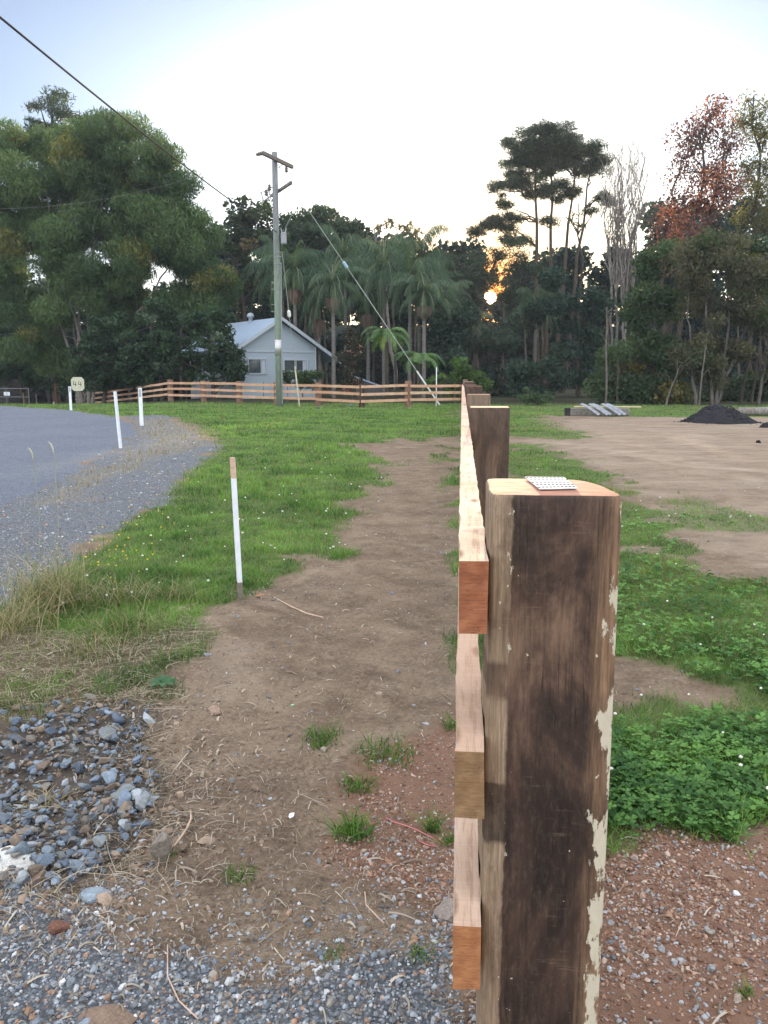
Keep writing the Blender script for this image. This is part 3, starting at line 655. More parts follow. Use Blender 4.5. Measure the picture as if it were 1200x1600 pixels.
fence = thing('timber_fence', 'new three-rail timber fence with thick posts, running from the foreground to the road', 'fence', (0, 0, 0))
RC = (1.022, .684, .346); RH = .127
HY = 1.44
hero_out = [(.052, 0), (.058, -.004), (.15, -.002), (.268, -.002), (.280, .002), (.280, .03), (.276, .07), (.262, .15), (.238, .215), (.20, .232), (.062, .230), (.050, .222)]
hero_out = [(a, b_+HY) for a, b_ in hero_out]
hp = link('post', post_mesh('post', hero_out, -.05, 1.192, [M_hero, M_top], (.05, HY, 0), 1, 70), fence); hp.location = (.05, HY, 0)
hp['label'] = 'thick weathered end post with peeling pale patches and a nail plate on top'
# galvanised nail plate pressed into the top
pc = [G_ for G_ in [(820, 745.5), (881, 746), (903, 763), (843, 764)]]
def on_z(px, py, zt):
    d = ray(px, py); t = (zt-H)/d[2]; return np.array([0, 0, H])+d*t
P4 = [on_z(px, py, 1.1965) for px, py in pc]
P4 = [P4[3], P4[2], P4[1], P4[0]]
mb = MB(); lo = [p+np.array([0, 0, -.001]) for p in P4]; hi = [p+np.array([0, 0, .0008]) for p in P4]
mb.add(lo+hi, [(0,3,2,1),(4,5,6,7),(0,1,5,4),(1,2,6,5),(2,3,7,6),(3,0,4,7)])
M_galv = simple('galvanised', (.60, .61, .62), .8, .12, 30, 0, .1); M_hole = simple('punched_tooth', (.06, .06, .07), 1., .3, 40, 0, 0.)
plate = mb.build('nail_plate', M_galv, hp, (.05, HY, 0))
md = MB()
for i in range(10):
    for j in range(5):
        fx = (i+.5)/10+(.018 if j % 2 else -.018); fy = (j+.5)/5
        p = (P4[0]*(1-fx)+P4[1]*fx)*(1-fy)+(P4[3]*(1-fx)+P4[2]*fx)*fy+np.array([0, 0, .0011])
        ex = (P4[1]-P4[0]); ex /= np.linalg.norm(ex); ey = (P4[3]-P4[0]); ey /= np.linalg.norm(ey)
        md.add([p-ex*.0026-ey*.0062, p+ex*.0026-ey*.0062, p+ex*.0026+ey*.0062, p-ex*.0026+ey*.0062], [(0, 1, 2, 3)])
md.build('punched_teeth', M_hole, plate, (.05, HY, 0))['kind'] = 'stuff'
def std_post(cx, cy_, z0, h, w=.23, seed=0, mats=None, rz=0.0, rings=10):
    a = w/2; o_ = [(-a, -a), (a, -a), (a, a), (-a, a)]; c_, s_ = math.cos(rz), math.sin(rz)
    o_ = [(cx+p*c_-q*s_, cy_+p*s_+q*c_) for p, q in o_]
    me = post_mesh('post', o_, z0-.15, z0+h, mats or [M_post, M_top], (cx, cy_, z0), seed, rings)
    o = link('post', me, fence); o.location = (cx, cy_, z0); return o
YP = [HY + 3.47*i for i in range(1, 12)]
for i, yy in enumerate(YP):
    std_post(.05+.115+(.004*(i % 3)), yy+.115, zl(yy), 1.19+(.012, .0, .03, .0, .015)[i % 5], .23, i+3, rings=30 if i == 0 else 10)
corner = np.array([0.17, 41.9])
std_post(corner[0], corner[1], -.25, 1.34, .25, 40)
def rail_mesh(a, b_, w=.05, h=RH, mats=None, rough=.0012, endmat=1):
    """sawn rail from a to b with slightly ragged edges"""
    a = np.array(a, float); b_ = np.array(b_, float); d = b_-a; L = np.linalg.norm(d); d /= L
    u = np.cross(d, (0, 0, 1)); u /= np.linalg.norm(u); up = np.cross(u, d); n = int(min(120, max(2, L/.05))); V = []
    for i in range(n+1):
        t = i/n; c = a+(b_-a)*t + up*.006*math.sin(2.2*t*L+a[2]*9)*.6*(0 if i in (0, n) else 1)
        for su, sv in ((-1, -1), (1, -1), (1, 1), (-1, 1)): V.append(c+u*(su*w/2+rng.normal(0, rough))+up*(sv*h/2+rng.normal(0, rough)))
    f = []; mi = []
    for i in range(n):
        o = 4*i
        for k in range(4): f.append((o+k, o+(k+1) % 4, o+4+(k+1) % 4, o+4+k)); mi.append(0)
    f += [(0, 1, 2, 3), (4*n+3, 4*n+2, 4*n+1, 4*n)]; mi += [1, 1]
    me = bpy.data.meshes.new('rail'); org = (a+b_)/2; me.from_pydata([tuple(v-org) for v in V], [], f); me.update()
    for m in mats: me.materials.append(m)
    me.polygons.foreach_set('material_index', mi); return me, org
def rail(a, b_, mats, lab=None, **k):
    me, org = rail_mesh(a, b_, mats=mats, **k); o = link('rail', me, fence); o.location = tuple(org)
    if lab: o['label'] = lab
    return o
ends = (1.385, 1.375, 1.372)
labs = ('top rail with pale sawn upper face and dark red cut end', 'middle rail with brown cut end', 'bottom rail with orange cut end')
for k, zc in enumerate(RC):
    ys = [ends[k], YP[1]+.11, YP[3]+.11, YP[5]+.11, YP[7]+.11, YP[9]+.11, 41.85]
    for i in range(6):
        a_, b_ = ys[i]+(.003 if i else 0), ys[i+1]-.003
        dx = .004*((i+k) % 3-1) if i else 0
        rail((.0245+dx, a_, zc+zl(a_)), (.0245+dx, b_, zc+zl(b_)), [M_rail, M_end[k]], labs[k] if i == 0 else None)
# cross run in front of the house and the run that turns down to the road
def fpt(px, dist): p = FH*dist+RT*((px-600)/math.hypot(F0, 217)*dist); return p[:2]
run = [(718, 42, -.23), (638, 40.6, -.22), (565, 41, -.30), (497, 42.5, -.24), (432, 44, -.23), (373, 46, -.21), (317, 48, -.2), (265, 50.5, -.22), (216, 56, -.58), (170, 61, -.95), (144, 64.5, -1.2), (119, 69, -1.45)]
pts = [(*fpt(px, dd), zb) for px, dd, zb in run]
M_endp = M_end[2]
for i, p in enumerate(pts):
    if i == 0: continue
    big = i in (1, 3, 6, 7); q = pts[i-1]; rz = math.atan2(q[1]-p[1], q[0]-p[0])
    std_post(p[0], p[1], p[2], 1.24 if i in (1, 7) else 1.17, .25 if i < 8 else .22, 60+i, [M_farpost if i != 2 else M_post, M_top], rz, 6)
for i in range(len(pts)-1):
    p, q = np.array(pts[i]), np.array(pts[i+1]); d = (q-p)/np.linalg.norm(q-p); nrm = np.array([-d[1], d[0], 0]); nrm = -nrm if nrm @ FH > 0 else nrm
    if nrm @ FH > 0: nrm = -nrm
    off = nrm*.16
    for k, zc in enumerate(RC):
        zoff = np.array([0, 0, zc+.02*((i*3+k*5) % 4-1.5)*.6])
        a_, b_ = p+off+zoff+d*.004, q+off+zoff-d*.004
        if i == 0: a_ = np.array([-.006, a_[1], a_[2]])
        rail(a_, b_, [M_railx, M_endp], rough=.003)

# ------------------------------------------------------------------ white posts, sign, pickets
M_white = simple('white_paint', (.72, .76, .80), .6, .10, 12); M_raw = simple('raw_pale_timber', (.55, .40, .30), .85, .2, 30); M_oldw = simple('weathered_timber', (.20, .17, .14), .9, .35, 30)
M_refl = simple('reflector_grey', (.35, .36, .37), .4, .1, 20)
def guide(px, py, ht, w, label, lean=(0, 0), near=False, name='guide_post', cat='guide post', grp='white guide posts along the road', dist=None):
    b0 = G(px, py) if dist is None else Base(px, dist); b0[2] -= .0
    t = thing(name, label, cat, b0, grp); a = np.array([0, 0, -.12]); top = np.array([lean[0], lean[1], ht])
    if near:
        f1, f2 = .13, .86; P = lambda f: np.array([lean[0]*f, lean[1]*f, ht*f])
        m = MB(); m.beam(a, P(f1), w, w*.6); m.build('weathered_foot', M_oldw, t)
        m = MB(); m.beam(P(f1), P(f2), w, w*.6); m.build('white_shaft', M_white, t)
        m = MB(); m.beam(P(f2), P(1), w, w*.6); m.build('bare_tip', M_raw, t)
    else:
        m = MB(); m.beam(a, top, w, .03, up=(0.001, 1, 0)) if False else m.beam(a, top, w, .028); m.build('post_blade', M_white, t, bevel=.004)
        u = RT[:3]; m = MB(); m.beam(np.array([lean[0]*.80, lean[1]*.80, ht*.76])-FH*.017, np.array([lean[0]*.95, lean[1]*.95, ht*.97])-FH*.017, w*.55, .004); m.build('reflector_plate', M_refl, t)
    return t
guide(376, 937, .885, .045, 'leaning white stake with bare pink wooden tip beside the dirt path', lean=(-.022, -.01), near=True, name='boundary_stake', cat='stake', grp=None)
guide(189, 700, 1.06, .10, 'white guide post at the road bend, tallest and nearest of the three', lean=(-.06, 0))
guide(221.5, 665, 1.02, .10, 'white guide post in dry grass right of the nearest one')
guide(111, 641, 1.02, .11, 'white guide post beside the number sign at the fence end')
# house number sign
sd = 44.0; scn = At(121.5, 600, sd); base = Base(121.5, sd)
sg = thing('number_sign', 'cream octagonal board painted with 44 beside the road', 'sign', (scn[0], scn[1], base[2]))
w2, c2 = .33, .12; hz = scn[2]-base[2]
o8 = [(-w2, -w2+c2), (-w2+c2, -w2), (w2-c2, -w2), (w2, -w2+c2), (w2, w2-c2), (w2-c2, w2), (-w2+c2, w2), (-w2, w2-c2)]
def onb(u, v, dd): return RT*u+np.array([0, 0, hz+v])-FH*dd
m = MB(); Vb = [onb(u*1.02, v*1.08, 0) for u, v in o8]+[onb(u*1.02, v*1.08, .025) for u, v in o8]
m.add(Vb, [tuple(range(8))[::-1], tuple(range(8, 16))]+[(k, (k+1) % 8, 8+(k+1) % 8, 8+k) for k in range(8)])
M_cream = simple('cream_board', (.50, .50, .38), .7, .12, 8); M_ink = simple('dark_lettering', (.04, .045, .04), .7, .1)
bd = m.build('board', M_cream, sg)
for cx in (-.14, .13):
    m = MB()
    m.beam(onb(cx-.055, .15, .028), onb(cx-.075, -.02, .028), .03, .004, up=FH); m.beam(onb(cx-.09, -.025, .0285), onb(cx+.085, -.025, .0285), .03, .004, up=FH); m.beam(onb(cx+.04, .10, .029), onb(cx+.035, -.13, .029), .03, .004, up=FH)
    m.build('numeral', M_ink, bd)
m = MB(); m.beam(RT*.03+np.array([0, 0, -.1])+FH*.03, RT*-.02+np.array([0, 0, hz+.2])+FH*.03, .07, .05); m.build('stay', M_oldw, sg)
# thin steel pickets of the old wire fence behind the rails
M_picket = simple('steel_picket', (.10, .09, .085), .7, .3, 20)
def picket(px, dist, ht, label, mat=None, w=.035, lean=0, name='picket', grp='old thin pickets behind the rail fence', cat='picket'):
    b0 = Base(px, dist); t = MB(); t.beam((0, 0, -.1), (lean, 0, ht), w, w*.8)
    o = t.build(name, mat or M_picket, None); o.location = tuple(b0); return tag(o, label, cat, grp)
for px, dd, ht, lb in ((344, 49, 1.15, 'thin dark picket left of the house behind the rails'), (290, 51, 1.15, 'thin dark picket just right of the fence corner'), (411, 47, 1.2, 'thin picket behind the rails left of the utility pole'), (449, 46, 1.1, 'thin picket just right of the utility pole'),
                       (586, 44, 1.15, 'thin picket behind the dip in the cross fence'), (711, 44, 1.2, 'thin picket at the meeting of the two fence runs'), (238, 55, 1.3, 'thin leaning picket behind the sloping left run'), (172, 63, 1.6, 'rusty picket standing taller than the sloping rails')):
    picket(px, dd, ht, lb)
picket(682, 41.8, 1.95, 'tall thin white stake where the pole stay meets the ground', M_white, .045, grp=None, name='white_stake', cat='stake')
for px, dd, ht, lb in ((34, 62, 1.5, 'thin pale picket between the field gate and the bamboo'), (54, 62, 1.4, 'rusty picket with small white marker left of the red one')): picket(px, dd, ht, lb, M_oldw, .07)
rp = thing('marker_post', 'rusty red post with white foot on the far verge', 'post', Base(85, 62))
m = MB(); m.beam((0, 0, -.1), (0, 0, 2.1), .12, .1); m.build('shaft', simple('rust_red', (.16, .06, .04), .9), rp); m = MB(); m.beam((-.1, -.12, -.1), (-.12, -.12, .75), .11, .06); m.build('white_foot', M_white, rp)
# field gate far left
gt = thing('field_gate', 'thin pipe field gate with two white tags left of the bamboo', 'gate', Base(14, 60)); m = MB()
for zz_ in (.1, .75, 1.35): m.tube([RT*-2+np.array([0, 0, zz_+.4]), RT*1.3+np.array([0, 0, zz_+.4])], .025, 6)
m.tube([RT*1.3+np.array([0, 0, .0]), RT*1.3+np.array([0, 0, 1.7]), RT*1.2+np.array([0, 0, 1.75])], .03, 6); m.tube([RT*-2+np.array([0, 0, .1]), RT*-2+np.array([0, 0, 1.8])], .03, 6); m.tube([RT*-.3+np.array([0, 0, .4]), RT*-.3+np.array([0, 0, 1.75])], .02, 6)
M_pipe = simple('gate_pipe', (.22, .23, .24), .5, .2, 20, .5); m.build('gate_frame', M_pipe, gt)
for u_ in (-.35, -.12):
    m = MB(); c_ = RT*u_+np.array([0, 0, 1.25])-FH*.05; m.beam(c_, c_+np.array([0, 0, .26]), .2, .02); m.build('white_tag', M_white, gt)

# ------------------------------------------------------------------ utility pole, stays, wires
PD = 41.0; pb = Base(436, PD); ptop = At(430.5, 238, PD); ph = ptop[2]-pb[2]
pole = thing('utility_pole', 'tall greenish timber power pole with two crossarms on the lawn', 'utility pole', pb)
def pz(py): return At(432, py, PD)[2]-pb[2]
tp = MT('pole_timber', .85, .15); co = tp.coord(); g = tp.sep(co); n1 = tp.noise(tp.coord(scale=(8, 8, .7)), 4, 6, .65)
cA = tp.ramp(n1, [(.3, (.13, .17, .13)), (.7, (.27, .33, .27))]); cB = tp.ramp(n1, [(.3, (.12, .125, .13)), (.7, (.25, .26, .27))])
tp.base(tp.mix(tp.rng(tp.math('ADD', g[2], tp.math('MULTIPLY', n1, 1.5)), pz(430), pz(300)), cA, cB)); tp.bump(n1, .6, .02)
lean = np.array([pb[0]*0, 0, 0])
m = MB(); m.tube([(0, 0, -.3), (0, 0, ph*.33), (0, 0, ph*.66), (0, 0, ph)], [.175, .165, .145, .13], 16); m.build('shaft', tp.m, pole, smooth=True)
M_band = simple('metal_band', (.50, .50, .50), .4, .15, 10, .6); M_arm = simple('arm_timber', (.16, .14, .12), .9, .3, 10); M_ins = simple('porcelain', (.12, .09, .08), .3, .2); M_steel = simple('grey_steel', (.28, .29, .31), .5, .2, 20, .4)
m = MB(); m.tube([(0, 0, pz(556)), (0, 0, pz(531))], .178, 16); m.build('metal_band', M_band, pole, smooth=True)
def rel(px, py, d): return At(px, py, d)-pb
A0, A1 = rel(410.5, 239, 39.5), rel(457, 261, 42.5)
m = MB(); m.beam(A0, A1, .13, .17); arm1 = m.build('top_crossarm', M_arm, pole, bevel=.01)
B0, B1 = rel(455.5, 285, 39.6), rel(424, 306, 42.2)
m = MB(); m.beam(B0, B1, .11, .13); m.build('lower_crossarm', M_arm, pole, bevel=.01)
m = MB(); m.tube([A0+(A1-A0)*.72, rel(435, 262, 41)], .02, 6); m.tube([A0+(A1-A0)*.3, rel(433, 262, 41)], .02, 6); m.build('arm_brace', M_steel, pole)
def insul(c, name='insulator', ax=None, s=1):
    m = MB(); prof = [(.02, -.2), (.03, -.17), (.10, -.13), (.10, -.10), (.04, -.07), (.09, -.03), (.09, 0), (.04, .03), (.08, .07), (.02, .12)]
    ax = np.array(ax if ax is not None else (0, 0, 1), float); ax /= np.linalg.norm(ax)
    m.tube([c+ax*z*s for r, z in prof], [r*s for r, z in prof], 10); return m.build(name, M_ins, pole, smooth=True)
wl_dir = rel(372, 250, 39)-A0; wd = wl_dir/np.linalg.norm(wl_dir)
insul(A0+wd*.22, ax=wd); insul(A0+(A1-A0)*.78+np.array([0, 0, -.2])); insul(rel(416, 300, 41)); insul(rel(421, 292, 41)); 
m = MB(); 
for q, s_ in ((rel(408, 301, 41), 1), (rel(419, 295, 41), 1)):
    m.tube([q, q+np.array([.12, 0, -.45])], .03, 6); m.tube([q+np.array([.28, 0, .08]), q+np.array([.36, 0, -.40])], .035, 6); m.tube([q+np.array([-.05, 0, 0]), q+np.array([.36, 0, .1])], .02, 6)
m.tube([rel(424, 306, 41.5), rel(412, 314, 41)], .03, 6); m.build('fuse_holder', M_steel, pole)
tf = rel(443.5, 381, 40.6); m = MB(); m.lathe(tf, [(0, 0), (.135, 0), (.14, .03), (.14, .42), (.155, .43), (.155, .47), (.06, .52), (0, .52)], 14); tfo = m.build('transformer_can', M_steel, pole, smooth=False)
m = MB()
for dx_ in (-.08, .08): m.tube([tf+np.array([dx_, 0, .48]), tf+np.array([dx_*1.6, 0, .72])], [.035, .02], 6)
m.tube([tf+np.array([.08, 0, .7]), tf+np.array([.4, 0, 1.3]), tf+np.array([.42, 0, 1.8]), tf+np.array([.1, 0, 2.3]), rel(436, 300, 41)], .012, 5)
m.build('bushing', M_steel, tfo)
for a_, b_ in [(rel(428, q, 40.85), rel(440, q-1, 40.85)) for q in (395, 402, 412)]+[(rel(424, q, 41), rel(432, q, 41)) for q in (452, 476, 487)]:
    m = MB(); m.tube([a_, b_], .019, 5); m.build('step_bolt', M_steel, pole)
m = MB(); m.tube([rel(439, 410, 40.85), rel(439.5, 470, 40.84), rel(441, 632, 40.82)], .022, 6); m.build('cable_conduit', M_steel, pole)
def wire(name, a, b_, sag, rad, mat, label, n=14, pts_=None, cat='cable', grp=None):
    a = np.array(a); b_ = np.array(b_); m = MB()
    P = pts_ or [a+(b_-a)*t+np.array([0, 0, -4*sag*t*(1-t)]) for t in np.linspace(0, 1, n)]
    m.tube(P, rad, 6, cap=True); o = m.build(name, mat, None, P[0], smooth=True); return tag(o, label, cat, grp)
M_black = simple('black_sheath', (.035, .022, .022), .6, .2); M_wire = simple('bare_wire', (.18, .17, .16), .5, .2, 10, .4)
pA = At(433, 363, PD); pB = At(0, 27, 15.5); ex = pB+(pB-pA)*.45+np.array([0, 0, .6])
pts3 = [pA+(pB-pA)*t+np.array([0, 0, -4*.16*t*(1-t)]) for t in np.linspace(0, 1, 16)]+[pB+(ex-pB)*t for t in (.3, .7, 1)]
wire('service_cable', pA, pB, 0, .021, M_black, 'thick dark twisted overhead cable crossing the sky at upper left', pts_=pts3)
e0 = A0+pb+wd*.45
wire('power_line', e0, At(-120, 318, 44), 1.0, .006, M_wire, 'thin bare power line running left from the top crossarm', 24, grp=None)
wire('jumper_wire', 0, 0, 0, .010, M_wire, 'thin looping jumper wire hanging left of the pole head', pts_=[At(372, 250, 39.6), At(378, 262, 39.8), At(386, 275, 40), At(397, 285, 40.3), At(408, 288, 40.6), At(417, 292, 41)], cat='wire')
# right hand stay with guard tube
M_stay = simple('stay_wire', (.34, .36, .33), .5, .2, 8, .3); M_guard = simple('white_guard', (.70, .72, .72), .5, .08); M_blue = simple('blue_grey_insulator', (.30, .42, .55), .3, .1)
gE = G(687, 633); gT = ptop+np.array([.1, 0, -.55]); s1 = thing('stay_wire', 'long slanting stay wire with white ground guard, right of the pole', 'stay wire', gE)
L_ = lambda t: (gE+(gT-gE)*t)-gE
m = MB(); m.tube([L_(0), L_(1)], .016, 6); m.build('wire', M_stay, s1)
m = MB(); m.tube([L_(0), L_(.155)], .045, 8); m.build('guard_tube', M_guard, s1)
m = MB(); m.tube([L_(.595), L_(.60), L_(.62), L_(.625)], [.03, .085, .085, .03], 8); m.build('strain_insulator', M_blue, s1)
m = MB(); m.tube([L_(.155), L_(.55)], .024, 6); m.build('wire_sleeve', M_stay, s1)
gE2 = Base(467, 42.0); gE2 = G(467, 630) if False else gE2; gT2 = At(441, 395, 41.1); s2_ = thing('stay_wire', 'short steep stay wire with yellowish guard, close beside the pole', 'stay wire', gE2); gg, tt = gE2, gT2
L2 = lambda t: (tt-gg)*t
m = MB(); m.tube([L2(0), L2(1)], .014, 6); m.build('wire', M_stay, s2_)
m = MB(); m.tube([L2(0), L2(.27)], .04, 8); m.build('guard_tube', simple('cream_guard', (.55, .52, .42), .6), s2_)
m = MB(); m.tube([L2(.59), L2(.60), L2(.63), L2(.64)], [.03, .09, .09, .03], 8); m.build('strain_insulator', M_guard, s2_)

# ------------------------------------------------------------------ house
HD = 56.0; ho = Base(437, HD); thh = math.radians(33); hu = RT*math.cos(thh)+FH*math.sin(thh); hn = -RT*math.sin(thh)+FH*math.cos(thh)
zA = At(437, 497, HD)[2]-ho[2]; SL = .63; ZU = np.array([0, 0, 1.0])
house = thing('weatherboard_house', 'pale blue weatherboard house with iron gable roof behind the fence', 'house', ho)
hp_ = lambda u_, n_, z_: hu*u_+hn*n_+ZU*z_
tb = MT('weatherboards', .6, .3); co = tb.coord(); g = tb.sep(co)
sw = tb.node('ShaderNodeTexWave', wave_type='BANDS', bands_direction='Z', wave_profile='SAW'); tb.l.new(co, sw.inputs[0]); sw.inputs['Scale'].default_value = 1/(.16*1.0)/6.28*6.28/3.14*.5*3.14
tb.base(tb.mix(tb.ramp(sw.outputs[0], [(.0, .35), (.12, 0.)]), (.34, .41, .46), (.22, .28, .33))); tb.bump(sw.outputs[0], .6, .02)
ti = MT('corrugated_iron', .4, .5); co = ti.coord(rot=(0, 0, -(thh-YAW*0)+0)); swv = ti.node('ShaderNodeTexWave', wave_type='BANDS', bands_direction='Y'); 
c3 = ti.node('ShaderNodeTexCoord'); mp = ti.node('ShaderNodeMapping'); mp.inputs['Rotation'].default_value = (0, 0, -math.atan2(hn[1], hn[0])); ti.l.new(c3.outputs['Object'], mp.inputs[0]); ti.l.new(mp.outputs[0], swv.inputs[0]); swv.bands_direction = 'X'; swv.inputs['Scale'].default_value = 4.0
ti.base(ti.mix(ti.ramp(swv.outputs[0], [(.2, .5), (.6, 0.)]), (.33, .43, .55), (.24, .32, .43))); ti.bump(swv.outputs[0], .5, .03)
M_wall = tb.m; M_iron = ti.m; M_trim = simple('trim_white', (.36, .41, .45), .5, .06); M_dark = simple('shaded_gap', (.05, .05, .05), .9); M_glass = simple('window_glass', (.05, .065, .07), .08, .3, 3, 0, .8)
a_ = 2.7; Lh = 9.5; zE = zA-.12-SL*a_
m = MB(); m.add([hp_(-a_, 0, -.4), hp_(a_, 0, -.4), hp_(a_, 0, zE), hp_(0, 0, zA-.12), hp_(-a_, 0, zE), hp_(-a_, Lh, -.4), hp_(a_, Lh, -.4), hp_(a_, Lh, zE), hp_(0, Lh, zA-.12), hp_(-a_, Lh, zE)],
      [(0,1,2,3,4), (9,8,7,6,5), (0,4,9,5), (1,6,7,2)]); m.build('wall', M_wall, house)
def slab(u0, z0, u1, z1, n0, n1, th_): 
    m = MB(); m.add([hp_(u0, n0, z0), hp_(u1, n0, z1), hp_(u1, n1, z1), hp_(u0, n1, z0), hp_(u0, n0, z0+th_), hp_(u1, n0, z1+th_), hp_(u1, n1, z1+th_), hp_(u0, n1, z0+th_)], [(0,3,2,1),(4,5,6,7),(0,1,5,4),(1,2,6,5),(2,3,7,6),(3,0,4,7)]); return m
rl = slab(-3.35, zA-SL*3.35, -.01, zA, -.45, Lh+.4, .05).build('roof', M_iron, house); rl['label'] = 'left slope of corrugated roof'
rr2 = slab(.01, zA, 4.45, zA-SL*4.45, -.45, Lh+.4, .05).build('roof', M_iron, house)
m = MB()
for (u0, u1) in ((-3.35, 0), (0, 4.45)): 
    z0, z1 = zA-SL*abs(u0), zA-SL*abs(u1); m.add([hp_(u0, -.50, z0-.16), hp_(u1, -.50, z1-.16), hp_(u1, -.50, z1+.08), hp_(u0, -.50, z0+.08), hp_(u0, -.46, z0-.16), hp_(u1, -.46, z1-.16), hp_(u1, -.46, z1+.08), hp_(u0, -.46, z0+.08)], [(0,1,2,3),(7,6,5,4),(0,4,5,1),(1,5,6,2),(2,6,7,3),(3,7,4,0)])
m.build('bargeboard', M_trim, house)
m = MB(); m.beam(hp_(-a_-.02, -.03, 2.95+.1), hp_(a_+.02, -.03, 2.95+.1), .05, .10); m.build('trim_band', M_trim, house)
for u_ in (-a_, a_): m = MB(); m.beam(hp_(u_, -.02, -.3), hp_(u_, -.02, zE), .09, .09); m.build('corner_trim', M_trim, house)
m = MB(); m.beam(hp_(4.2, 0, -.3), hp_(4.2, 0, zA-SL*4.2-.05), .1, .1); m.build('verandah_post', M_trim, house)
def hwin(u0, u1, z0, z1, split):
    f = MB()
    for p, q in (((u0, z0), (u1, z0)), ((u0, z1), (u1, z1))): f.beam(hp_(p[0]-.05, -.04, p[1]), hp_(q[0]+.05, -.04, q[1]), .09, .08)
    for u_ in (u0, u1): f.beam(hp_(u_, -.04, z0), hp_(u_, -.04, z1), .09, .09)
    if split: f.beam(hp_(split, -.04, z0), hp_(split, -.04, z1), .06, .07)
    w = f.build('window', M_trim, house); p = MB(); p.add([hp_(u0, -.012, z0), hp_(u1, -.012, z0), hp_(u1, -.012, z1), hp_(u0, -.012, z1)], [(0,1,2,3)]); p.build('pane', M_glass, w)
    c = MB(); c.add([hp_(u1-.34, -.02, z0+.05), hp_(u1-.06, -.02, z0+.05), hp_(u1-.06, -.02, z1-.05), hp_(u1-.34, -.02, z1-.05)], [(0,1,2,3)]); c.build('curtain', M_trim, w)
zg = ho[2]
hwin(-2.25, -.95, At(400, 584, HD)[2]-zg, At(400, 561, HD)[2]-zg, -1.35); hwin(.30, 2.05, At(460, 580, HD)[2]-zg, At(460, 562, HD)[2]-zg, 1.2)
m = MB(); vb = hp_(-.25, 3.9, zA-.2); m.lathe(vb, [(.15, 0), (.15, .42), (.24, .45), (.27, .55), (.20, .68), (.05, .76), (0, .76)], 12); m.build('roof_vent', M_trim, rl, smooth=True)
# pale roofline glimpsed low behind the cross fence, and a shed far left
sh = thing('garden_shed', 'small pale shed roof low behind the cross fence', 'shed', Base(580, 60)); m = MB(); u0 = RT*.9; m.add([RT*-1.2+ZU*1.35, RT*.9+ZU*.6, RT*.9+FH*2+ZU*.6, RT*-1.2+FH*2+ZU*1.35, RT*-1.2+ZU*1.43, RT*.9+ZU*.68, RT*.9+FH*2+ZU*.68, RT*-1.2+FH*2+ZU*1.43], [(0,3,2,1),(4,5,6,7),(0,1,5,4),(1,2,6,5),(2,3,7,6),(3,0,4,7)]); m.build('roof', M_iron, sh)
m = MB(); m.add([RT*-1.1+ZU*-.3+FH*.1, RT*.8+ZU*-.3+FH*.1, RT*.8+ZU*.62+FH*.1, RT*-1.1+ZU*1.3+FH*.1, RT*-1.1+ZU*-.3+FH*1.9, RT*.8+ZU*-.3+FH*1.9, RT*.8+ZU*.62+FH*1.9, RT*-1.1+ZU*1.3+FH*1.9], [(0,1,2,3),(7,6,5,4),(0,4,5,1),(1,5,6,2),(2,6,7,3),(3,7,4,0)]); m.build('wall', simple('shed_wall', (.10, .10, .10), .9), sh)
nb = thing('neighbour_house', 'pale walled house with dark brick base behind trees at far left', 'house', Base(-25, 74)); hwid = 3.4
m = MB(); m.beam(RT*-3+ZU*2.0, RT*2.9+ZU*2.0, 4, 2.9, up=(0, 0, 1)); m.build('brick_base', simple('dark_brick', (.05, .045, .045), .9, .4, 14), nb)
m = MB(); m.beam(RT*-3+ZU*4.4, RT*3.0+ZU*4.4, 4.1, 1.9, up=(0, 0, 1)); m.build('wall', simple('pale_cladding', (.30, .34, .37), .8, .2, 3), nb)
m = MB(); m.beam(RT*-3+ZU*5.5, RT*3.4+ZU*5.5, 5.0, .3, up=(0, 0, 1)); m.build('roof', M_iron, nb)

# ------------------------------------------------------------------ trees
NL = [0]
def leaves(centres, rads, n, L, asp, c1, c2, tone=None, flat=0.0, droop=0.0, alt=None, altp=0.0, shell=.5):
    """n leaf-sized faces spread through clumps"""
    K = len(centres); wts = rads[:, 0]*rads[:, 2]; wts = wts/wts.sum(); ix = rng.choice(K, n, p=wts)
    d = rng.normal(size=(n, 3)); d /= np.linalg.norm(d, axis=1)[:, None]; rad = rng.random(n)**shell
    P = centres[ix]+d*rad[:, None]*rads[ix]
    # a gap in the canopy where the low sun comes through
    dv = P-np.array([0, 0, H]); dv /= np.linalg.norm(dv, axis=1)[:, None]; ca_ = dv @ _sd; g = (ca_ > math.cos(math.radians(.45))) | ((ca_ > math.cos(math.radians(1.0))) & (rng.random(n) < .22)); k2 = ~g
    P, d, ix = P[k2], d[k2], ix[k2]; n = len(P); NL[0] += n
    nm = d*.5+rng.normal(size=(n, 3))*.8; nm[:, 2] = nm[:, 2]*(1-flat)+flat*1.6; nm /= np.linalg.norm(nm, axis=1)[:, None]
    t = rng.normal(size=(n, 3)); t[:, 2] -= droop; t -= nm*(t*nm).sum(1)[:, None]; t /= np.linalg.norm(t, axis=1)[:, None]; s = np.cross(nm, t)
    l = L*rng.uniform(.6, 1.35, n)[:, None]; w = l*asp
    Vv = np.stack([P-t*l*.5, P+s*w*.5-t*l*.05, P+t*l*.5, P-s*w*.5-t*l*.05], 1).reshape(-1, 3)
    tone = rng.random(K) if tone is None else tone
    tt = np.clip(tone[ix]*.65+rng.random(n)*.45-.05, 0, 1); cc = mixc(c1, c2, tt)
    if alt is not None:
        am = (rng.random(K)[ix] < altp*1.6)*(rng.random(n) < .75)+(rng.random(n) < altp*.3); am = am > 0; cc[am] = np.array(alt)*rng.uniform(.7, 1.3, (am.sum(), 1))
    return Vv, np.arange(4*n).reshape(-1, 4), np.repeat(cc, 4, 0)
